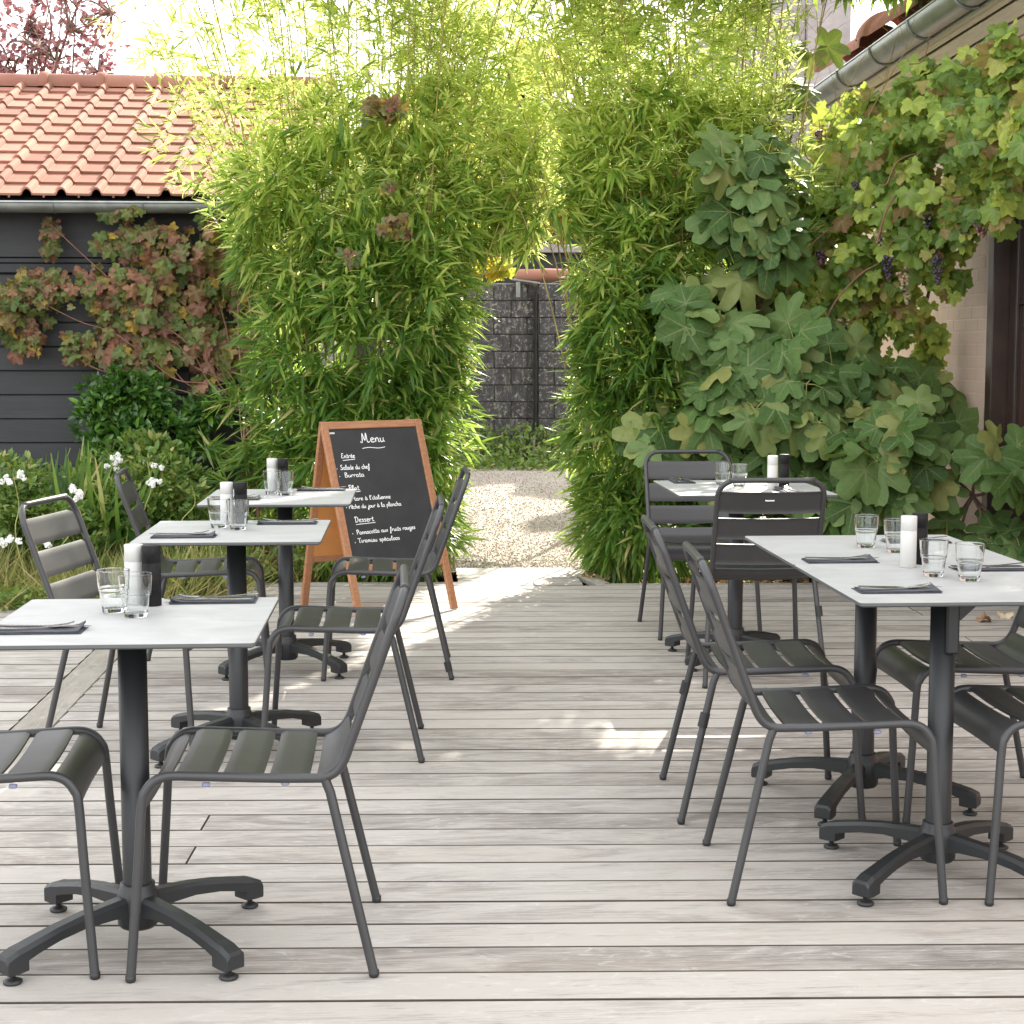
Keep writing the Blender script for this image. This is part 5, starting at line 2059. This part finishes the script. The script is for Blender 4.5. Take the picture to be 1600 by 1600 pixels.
ico_t = norm(np.array([(0, 1, 1.618), (0, -1, 1.618), (0, 1, -1.618), (0, -1, -1.618), (1, 1.618, 0), (-1, 1.618, 0), (1, -1.618, 0), (-1, -1.618, 0), (1.618, 0, 1), (-1.618, 0, 1), (1.618, 0, -1), (-1.618, 0, -1)], float))
ico_f = []
for i in range(12):
    for j in range(i + 1, 12):
        for k in range(j + 1, 12):
            a, b, c = ico_t[i], ico_t[j], ico_t[k]
            if np.linalg.norm(a - b) < 1.1 and np.linalg.norm(b - c) < 1.1 and np.linalg.norm(a - c) < 1.1:
                ico_f.append((i, j, k) if np.dot(np.cross(b - a, c - a), a) > 0 else (i, k, j))


def ico2():
    vs_ = [tuple(p) for p in ico_t]
    d = {}
    fs = []

    def mid(a, b):
        k = (min(a, b), max(a, b))
        if k not in d:
            p = norm((np.array(vs_[a]) + np.array(vs_[b])) / 2)
            d[k] = len(vs_)
            vs_.append(tuple(p))
        return d[k]
    for a, b, c in ico_f:
        ab, bc, ca = mid(a, b), mid(b, c), mid(c, a)
        fs += [(a, ab, ca), (b, bc, ab), (c, ca, bc), (ab, bc, ca)]
    return np.array(vs_), fs


IC, IF = ico2()


def bunch(px, py, y, w_, h_, seed):
    g = np.random.default_rng(seed)
    k = 40
    w_, h_ = w_ * .85, h_ * .85
    s = g.random(k)
    ang = g.random(k) * 2 * PI
    prof_ = (1 - s) ** .6 * (.35 + .65 * np.minimum(1, s * 5 + .4))
    r = w_ * prof_ * (.5 + .5 * g.random(k))
    p = np.stack([r * np.cos(ang), r * np.sin(ang), -s * h_], 1) + at_y(px, py, y)
    V = leaf_arrays(IC, IF, p, np.tile([1., 0, 0], (k, 1)), np.tile([0, 0, 1.], (k, 1)), .0085 + .003 * g.random(k))
    me = raw_mesh('grape_bunch', V, len(IC), IF, k, M_GRAPES, np.clip(s * .5 + g.random(k) * .5, 0, 1))
    link('grape_bunch', me, gvn)
    stem_path('bunch_stalk', [at_y(px, py - 14, y), at_y(px + 1, py - 4, y), at_y(px, py + 8, y)], .0025, gvn)


for i, (px, py, y, w_, h_) in enumerate(((1388, 400, 9.35, .05, .15), (1412, 418, 9.3, .05, .17), (1466, 398, 9.2, .045, .19), (1510, 340, 8.9, .075, .14), (1535, 345, 8.8, .06, .10), (1438, 294, 9.3, .045, .12), (1450, 332, 9.3, .04, .10),
                                         (1375, 360, 9.5, .045, .10), (1318, 498, 9.75, .07, .11), (1282, 392, 9.8, .035, .09), (1336, 284, 9.7, .035, .10), (1345, 316, 9.7, .04, .08), (1280, 205, 10.2, .03, .06), (1418, 455, 9.35, .03, .08), (1493, 330, 9.0, .05, .12))):
    bunch(px, py, y, w_, h_, 100 + i)

# ------------------------------------------------------------------ fig
fig = thing('fig_tree', 'spreading fig bush with big lobed grey green leaves against the pink wall', 'fig tree', (2.6, 9.9, -.1))
tips = [(1075, 500, 9.4), (1140, 520, 9.4), (1060, 470, 9.5), (1200, 560, 9.3), (1240, 530, 9.35), (1120, 600, 9.3), (1100, 650, 9.3), (1180, 640, 9.2), (1150, 580, 9.3), (1260, 600, 9.2), (1230, 640, 9.25), (1300, 570, 9.4),
        (1340, 560, 9.5), (1390, 600, 9.6), (1280, 660, 9.15), (1330, 690, 9.1), (1390, 680, 8.95), (1420, 660, 8.95), (1370, 720, 8.9), (1440, 710, 9.0), (1410, 760, 8.95), (1340, 770, 9.1), (1300, 790, 9.15), (1460, 740, 9.15),
        (1030, 690, 9.4), (1060, 720, 9.4), (1010, 670, 9.45), (1260, 800, 9.2), (1210, 700, 9.3), (1160, 700, 9.4), (1560, 700, 8.9), (1580, 740, 8.8), (1545, 850, 9.0), (1595, 860, 8.9), (1480, 850, 9.2), (1240, 740, 9.3),
        (1120, 760, 9.45), (1460, 610, 9.9), (1470, 650, 9.8), (1350, 640, 9.3), (1100, 560, 9.5),
        (1130, 250, 9.5), (1200, 240, 9.6), (1180, 300, 9.5), (1230, 300, 9.6), (1160, 340, 9.5), (1210, 360, 9.5), (1130, 330, 9.6), (1240, 150, 10.3), (1265, 80, 10.4), (1190, 190, 10.2), (1200, 400, 9.6), (1150, 420, 9.6)]
gf = np.random.default_rng(77)
P, D, N, S = [], [], [], []
trunk0 = at_y(1330, 930, 10.0)
trunk0[2] = -.1
gg = random.Random(77)
heads = [at_y(1180, 520, 9.9), at_y(1300, 640, 9.7), at_y(1400, 720, 9.5), at_y(1200, 380, 10.3), at_y(1120, 680, 9.8), at_y(1520, 775, 9.2)]
for h in heads:
    stem_path('branch', wander(trunk0 + np.array([gg.uniform(-.15, .15), gg.uniform(-.1, .1), 0]), h, 5, .05, gg), .026, fig, M_BARK)
pet = MB()
for (px, py, y) in tips:
    c = at_y(px, py, y)
    hd = min(heads, key=lambda q: np.linalg.norm(q - c))
    stem_path('branch', wander(hd, c, 4, .03, gg), .010, fig, M_BARK)
    ax = norm(np.array([gf.normal() * .25 - .05, -.75, .5 + gf.normal() * .15]))
    e1 = norm(np.cross(ax, [0, 0, 1.0]))
    e2 = np.cross(ax, e1)
    k = 5 if y < 10.2 else 4
    a0 = gf.random() * 6
    for q in range(k):
        a = a0 + q * 2.4 + gf.normal() * .25
        rad = np.cos(a) * e1 + np.sin(a) * e2
        d = norm(rad + ax * gf.uniform(-.05, .45) + np.array([0, 0, -.38]))
        pl_ = gf.uniform(.05, .12)
        base = c + d * pl_ + ax * gf.uniform(0, .05)
        pet.tube([Vector(c), Vector((c + base) / 2 + [0, 0, .008]), Vector(base)], .0028, 5, caps=False)
        P.append(base)
        D.append(norm(d + np.array([0, 0, -.25])))
        N.append(norm(ax + rad * .25 + gf.normal(size=3) * .28 + np.array([0, 0, .25])))
        S.append(gf.uniform(.135, .235) * (.9 if y > 10.2 else 1.0))
pet.build('petiole', M_PETIOLE, fig, kind='stuff')
P, D, N, S = map(np.array, (P, D, N, S))
P[:, 0] = np.minimum(P[:, 0], XW - .10)
k = min(300, len(P))
leaf_parts('leaf', FIG_T, P[:k], D[:k], N[:k], S[:k], M_FIG, fig)
if len(P) > k:
    leaf_mass('foliage', FIG_T[0], P[k:], D[k:], N[k:], S[k:], M_FIG, fig)
# darker inner leaves
bk = [(1150, 600, 9.95, 130, 150, .2), (1280, 680, 9.95, 140, 150, .22), (1390, 730, 9.7, 75, 100, .2), (1180, 350, 10.4, 90, 90, .2), (1120, 760, 9.8, 100, 80, .2), (1400, 840, 9.6, 90, 40, .2)]
kk = 420
Pb, O = blobs(bk, kk, shell=.5, front=.5)
Pb[:, 0] = np.minimum(Pb[:, 0], XW - .1)
for q in range(2):
    s_ = np.arange(kk) % 2 == q
    z_ = int(s_.sum())
    leaf_mass('foliage', FIG_T[q], Pb[s_], norm(rng.normal(size=(z_, 3)) * .6 + [0, 0, -.6]), norm(rng.normal(size=(z_, 3)) * .4 + [0, -.7, .5]), .15 * (.6 + .5 * rng.random(z_)), M_FIG, fig)

# ------------------------------------------------------------------ shrubs along the shed
la = thing('laurel_shrub', 'glossy dark green evergreen shrub climbing the black shed wall', 'shrub', (-2.0, 10.6, -.1))
laB = [(200, 640, 10.6, 75, 50, .16), (160, 660, 10.6, 40, 45, .14), (230, 680, 10.55, 70, 40, .16), (190, 610, 10.65, 60, 30, .12), (310, 665, 10.65, 30, 35, .1), (250, 740, 10.4, 60, 50, .2), (330, 640, 10.65, 30, 24, .1), (240, 610, 10.65, 30, 26, .1), (180, 710, 10.5, 40, 40, .15)]
C, O = blobs(laB, 620, shell=.4)
P, D, N, S = fans(C, O + [0, -.3, .3], 7, .75, .074, .2)
P[:, 1] = np.minimum(P[:, 1], WY - .03)
N = norm(N + np.array([0, -.6, .2]))
m = split_front(P, D, N, S, 300)
leaf_parts('leaf', [TO], P[m], D[m], N[m], S[m] * 1.05, M_LAUREL, la, wid=1.0)
leaf_mass('foliage', TO, P[~m], D[~m], N[~m], S[~m], M_LAUREL, la)
gv = random.Random(28)
for px in (150, 190, 230, 270, 310):
    stem_path('stem', wander(at_y(px + 10, 880, 10.5), at_y(px, 640, 10.68), 5, .03, gv), .007, la, M_BARK)

def shrub(label, B, nC, L, mat, loc, seed, T=TO, per=6, stems=(), flowers=(), wid=1.0):
    t = thing('rose_bush', label, 'rose bush', loc, group='white flowering bushes in the bed')
    C, O = blobs(B, nC, shell=.4)
    C[:, 2] = np.maximum(C[:, 2], -.02)
    P, D, N, S = fans(C, O + [0, -.2, .5], per, .8, L, .1)
    leaf_mass('foliage', T, P, D, N, S, mat, t, wid)
    g = random.Random(seed)
    for (x0, y0, x1, y1, y) in stems:
        stem_path('stem', wander(at_y(x0, y0, y), at_y(x1, y1, y), 4, .04, g), .004, t, M_PETIOLE)
    for (px, py, y, k) in flowers:
        c0 = at_y(px, py, y)
        for q in range(k):
            c = c0 + np.array([g.uniform(-.035, .035), g.uniform(-.02, .02), g.uniform(-.03, .03)])
            kk = 22
            u = ball(kk) * [1, 1, .8]
            u[:, 1] = -abs(u[:, 1])
            V = leaf_arrays(TO[0], TO[1], c + u * .010, norm(np.cross(u, rng.normal(size=(kk, 3)))) + u * .5, u, .013 + .005 * rng.random(kk), 2.6)
            link('flower', raw_mesh('flower', V, 8, TO[1], kk, M_PETAL, rng.random(kk)), t)
    return t


shrub('rose bush with white flower clusters behind the sunlit chair at the picture edge', [(20, 800, 9.3, 60, 60, .25), (90, 830, 9.3, 70, 50, .25), (20, 760, 9.5, 50, 50, .25)], 560, .052, M_ROSE, (-2.5, 8.9, -.1), 1,
      stems=((40, 900, 20, 740, 8.9), (90, 900, 120, 760, 8.8)), flowers=((8, 745, 9.0, 3), (38, 738, 9.0, 3), (22, 848, 8.4, 3), (68, 848, 8.4, 3), (5, 842, 8.45, 2), (122, 770, 8.5, 6)))
shrub('rose bush with white and faded pink blooms between the two slatted chair backs', [(250, 780, 9.7, 70, 70, .25), (190, 800, 9.6, 80, 55, .25), (290, 820, 9.7, 45, 50, .2), (160, 760, 9.8, 60, 50, .25)], 720, .052, M_ROSE, (-1.7, 9.3, -.1), 2,
      stems=((240, 900, 230, 720, 9.2), (270, 880, 300, 760, 9.3)), flowers=((186, 712, 9.6, 4), (172, 728, 9.6, 3), (243, 736, 9.2, 2), (240, 758, 9.1, 5)))
shrub('broad loose green bush with small white buds under the laurel', [(230, 730, 10.1, 60, 50, .2), (290, 770, 10.0, 45, 50, .2), (60, 780, 9.9, 50, 40, .2)], 420, .065, M_ROSE, (-2.2, 9.9, -.1), 3, stems=((100, 850, 110, 700, 9.8),), flowers=((232, 722, 9.7, 2),))
dl = thing('daylily', 'clump of strappy dark green leaves standing before the black boards', 'plant', (-2.3, 9.55, -.1))
k = 240
P = at_y(105, 800, 9.55) + rng.normal(size=(k, 3)) * [.16, .08, .02]
P[:, 2] = rng.random(k) * .15 + .0
D = norm(rng.normal(size=(k, 3)) * [.55, .4, .2] + [0, -.1, 1.0])
leaf_mass('foliage', TG, P, D, norm(rng.normal(size=(k, 3)) * .4 + [0, -1, .3]), .70 * (.6 + .4 * rng.random(k)), M_BAMB, dl, wid=1.7)
# grasses and dry ground cover in the bed
n = 15000
px = rng.random(n) * 4.0 - 3.3
py = 8.72 + rng.random(n) ** 1.3 * 1.9
ok = ~((px > -.95) & (py < 9.62)) & (px < -.55) & (py > 8.72 + np.clip((px + 1.4) * 1.1, 0, .9))
P = np.stack([px, py, np.full(n, -.1)], 1)[ok]
k = len(P)
clump = np.sin(P[:, 0] * 7) * np.cos(P[:, 1] * 5 + P[:, 0] * 3)
D = norm(rng.normal(size=(k, 3)) * [.6, .6, .15] + [0, -.15, .9])
S = (.30 + .16 * rng.random(k)) * (1 + .25 * clump)
leaf_mass('grass', TG, P, D, norm(rng.normal(size=(k, 3)) * .5 + [0, -1, .3]), S, M_GRASS, None, wid=.55, label='tangled straw and green grasses at the foot of the flower bed', cat='grass')
n = 2600
P, O = blobs([(250, 895, 9.2, 130, 34, .3), (330, 880, 9.6, 100, 38, .3), (430, 890, 9.7, 70, 30, .2), (60, 940, 8.7, 100, 30, .15), (370, 860, 9.9, 70, 40, .2)], n, .5)
P[:, 2] = np.maximum(P[:, 2], -.08)
leaf_mass('ground_cover', TO, P, rng.normal(size=(n, 3)) * [1, 1, .5], norm(rng.normal(size=(n, 3)) * .7 + [0, -.5, .8]), .055 * (.6 + .6 * rng.random(n)), M_ROSE, None, label='low leafy ground cover between the shrubs and the bamboo', cat='ground cover')
n = 1500
P = np.stack([rng.random(n) * 2.9 - .0 + .0, 9.45 + rng.random(n) * .9, -.1 + rng.random(n) * .04], 1)
P2 = np.stack([rng.random(n) * 1.2 - 2.3 + .9, 9.65 + rng.random(n) * .8, -.1 + rng.random(n) * .06], 1)
P = np.concatenate([P[P[:, 0] > 1.05], P2])
Pd, _ = blobs([(400, 880, 9.75, 60, 26, .15), (1180, 925, 9.5, 200, 6, .1), (930, 900, 9.7, 20, 5, .1)], 500, .5)
P = np.concatenate([P, Pd])
k = len(P)
leaf_mass('leaf_litter', GRAPE_T[2], P, rng.normal(size=(k, 3)) * [1, 1, .3], norm(rng.normal(size=(k, 3)) * .5 + [0, -.1, 1]), .035 * (.6 + .8 * rng.random(k)), M_DRY, None, label='dry fallen leaves littering the soil under bamboo and fig', cat='leaf litter')
# small bamboo shoots with fans of leaves by the shed
C, O = blobs([(355, 760, 9.9, 30, 26, .1), (400, 700, 10.0, 30, 60, .15), (330, 700, 10.2, 20, 10, .05), (410, 830, 9.8, 40, 30, .1), (372, 620, 10.2, 24, 40, .1)], 70, .7)
P, D, N, S = fans(C, rng.normal(size=C.shape) * [1, .3, .5], 7, .6, .17, .25)
leaf_mass('foliage', TB, P, D, N, S, M_BAMB, bamL)
for (px, py) in ((355, 750), (372, 600), (400, 690)):
    stem_path('shoot', wander(at_y(px + 15, 900, 9.95), at_y(px, py, 9.95), 4, .03, gv), .004, bamL, M_CANE)

# a few curled leaves lying on the boards
for i, (px, py, lab) in enumerate(((1535, 968, 'curled dry brown leaf on the deck boards beside the bed under the fig'), (1570, 962, 'larger curled tan leaf on the deck boards by the pink wall'), (1345, 938, 'thin dry stalk-like leaf on the deck edge behind the double table'))):
    p = at_z(px, py, .012)
    t_, f_ = GRAPE_T[i]
    tt = t_.copy()
    tt[:, 2] += .9 * tt[:, 1] ** 2 + .15 * np.sin(6 * tt[:, 0])
    me = raw_mesh('fallen_leaf', tt, len(tt), f_, 1, M_DRY, np.zeros(1), t_)
    link('fallen_leaf', me, None, M=Matrix.Translation(p) @ Matrix.Rotation(i * 1.3, 4, 'Z') @ Matrix.Scale(.07 if i < 2 else .04, 4), label=lab, cat='leaf', group='dry leaves on the deck')

# ------------------------------------------------------------------ far greenery
n = 4200
P = np.stack([.25 + rng.random(n) * 2.5, 19.5 - rng.random(n) ** 2 * 1.1, -.03 + rng.random(n) ** 1.5 * .42], 1)
h = .18 + .24 * np.abs(np.sin(P[:, 0] * 3.1)) + .22 * np.exp(-((P[:, 0] - 1.0) / .35) ** 2)
P[:, 2] = -.03 + (P[:, 2] + .03) / .42 * h * np.clip((P[:, 1] - 18.3), .12, 1)
leaf_mass('weeds', TO, P, rng.normal(size=(n, 3)) + [0, -.3, .5], norm(rng.normal(size=(n, 3)) * .6 + [0, -.4, .8]), .085 * (.5 + .8 * rng.random(n)), M_ROSE, None, label='weeds and nettles growing along the foot of the black block wall', cat='weeds')
for (px, py) in ((812, 690), (832, 690)):
    p = at_y(px, py, 19.3)
    MB().tube([(p[0], p[1], -.05), (p[0] + .02, p[1], .32)], .018, 8).build('peg', M_RENDER, None, label='short pale grey peg standing in the weeds, %s of the pair' % ('first' if px < 820 else 'second'), cat='peg', group='pale pegs by the block wall')


def tree(name, label, cat, base, h, B, nC, L, mat, seed, T=TO, per=6, limbs=9, spread=.9, r=.12, wid=1.0, droop=.1, twig=True, kmin=.35):
    t = thing(name, label, cat, tuple(base))
    g = random.Random(seed)
    top = Vector(base) + Vector((0, 0, h))
    MB().tube(arc_pts(wander(base, top, 5, .08, g), 4), [r * (1 - .7 * k / 20) for k in range(21)], 9).build('trunk', M_BARK, t)
    C, O = blobs(B, nC, shell=.55, front=.5)
    tgt = C[rng.choice(len(C), limbs, replace=len(C) < limbs)]
    tw = MB()
    for q in tgt:
        k = g.uniform(kmin, .92)
        st_ = Vector(base).lerp(top, k)
        MB().tube(arc_pts(wander(st_, q, 4, .12, g), 3), [r * .35 * (1 - .8 * i / 12) for i in range(13)], 6).build('branch', M_BARK, t)
        if twig:
            near = C[np.argsort(np.linalg.norm(C - q, axis=1))[:26]]
            for p in near[::2]:
                tw.tube([Vector(q), (Vector(q) + Vector(p)) / 2 + Vector((0, 0, .03)), Vector(p)], [.012, .008, .004], 4, caps=False)
    if twig and tw.v:
        tw.build('twig', M_BARK, t, kind='stuff')
    P, D, N, S = fans(C, O + [0, 0, .2], per, .9, L, droop)
    leaf_mass('crown', T, P, D, N, S, mat, t, wid)
    return t


tree('purple_tree', 'leafless-looking tree with sparse purple leaves rising behind the tiled roof', 'tree', (-4.1, 18.5, -.1), 4.6,
     [(60, 60, 18.5, 120, 90, .8), (130, 40, 18.3, 80, 110, .7), (20, 110, 18.6, 90, 60, .7), (150, 110, 18.4, 60, 40, .5), (-60, 40, 18.5, 120, 120, .9), (90, -90, 18.5, 150, 90, 1.0)], 620, .075, M_PURPLE, 5, per=5, limbs=26, r=.06, wid=1.6)
tree('yellow_tree', 'yellow green young tree glowing in the sun past the opening', 'tree', (2.0, 14.2, -.1), 3.9,
     [(760, 330, 14.0, 90, 70, .6), (860, 300, 14.2, 100, 80, .7), (700, 270, 14.4, 80, 60, .5), (960, 260, 14.2, 110, 90, .6), (800, 380, 14.0, 50, 22, .3)], 900, .085, M_YELLOW, 6, per=5, limbs=14, r=.035, wid=1.2, kmin=.7)
vy = thing('yellow_vine', 'sunlit vine with yellow and orange leaves hanging at the top of the opening', 'vine', (.55, 11.3, -.1))
B = [(740, 420, 11.2, 55, 26, .2), (700, 400, 11.2, 50, 30, .2), (780, 420, 11.2, 22, 18, .1), (730, 350, 11.3, 50, 40, .2), (640, 200, 11.6, 60, 40, .3), (720, 160, 11.6, 90, 40, .3), (850, 100, 11.6, 70, 40, .3)]
n = 620
P, O = blobs(B, n, .5)
leaf_mass('foliage', GRAPE_T[0], P, norm(rng.normal(size=(n, 3)) * .5 + [0, 0, -.7]), norm(rng.normal(size=(n, 3)) * .5 + [0, -.7, .5]), .065 * (.6 + .7 * rng.random(n)), M_YELLOW, vy)
for (a, b, c, d) in ((690, 430, 640, 200), (700, 405, 785, 408), (640, 200, 850, 100)):
    stem_path('stem', wander(at_y(a, b, 11.3), at_y(c, d, 11.3), 5, .02, gv), .003, vy)
stem_path('stem', wander((.1, 11.4, -.1), at_y(690, 430, 11.3), 5, .02, gv), .006, vy)
tree('evergreen_tree', 'dark dense evergreen filling the view beyond the yard wall', 'tree', (1.9, 24.5, -.1), 4.2,
     [(780, 200, 24.5, 70, 60, 1.0), (850, 250, 24.5, 110, 90, 1.1), (960, 280, 24.5, 100, 90, 1.1), (1060, 330, 24.5, 90, 80, 1.0), (880, 330, 24.3, 130, 50, .8), (830, 130, 24.6, 50, 50, .7), (940, 60, 24.6, 60, 50, .7)], 2600, .16, M_EVER, 9, per=6, limbs=10, r=.15, twig=False)
tree('backdrop_tree', 'large pale green tree beyond the shed and bamboo', 'tree', (.0, 17.5, -.1), 3.0,
     [(560, 330, 17.5, 110, 90, .8), (460, 330, 17.5, 60, 60, .8), (650, 340, 17.5, 70, 60, .7)], 900, .11, M_YELLOW, 12, per=5, limbs=10, r=.08)

index_children()
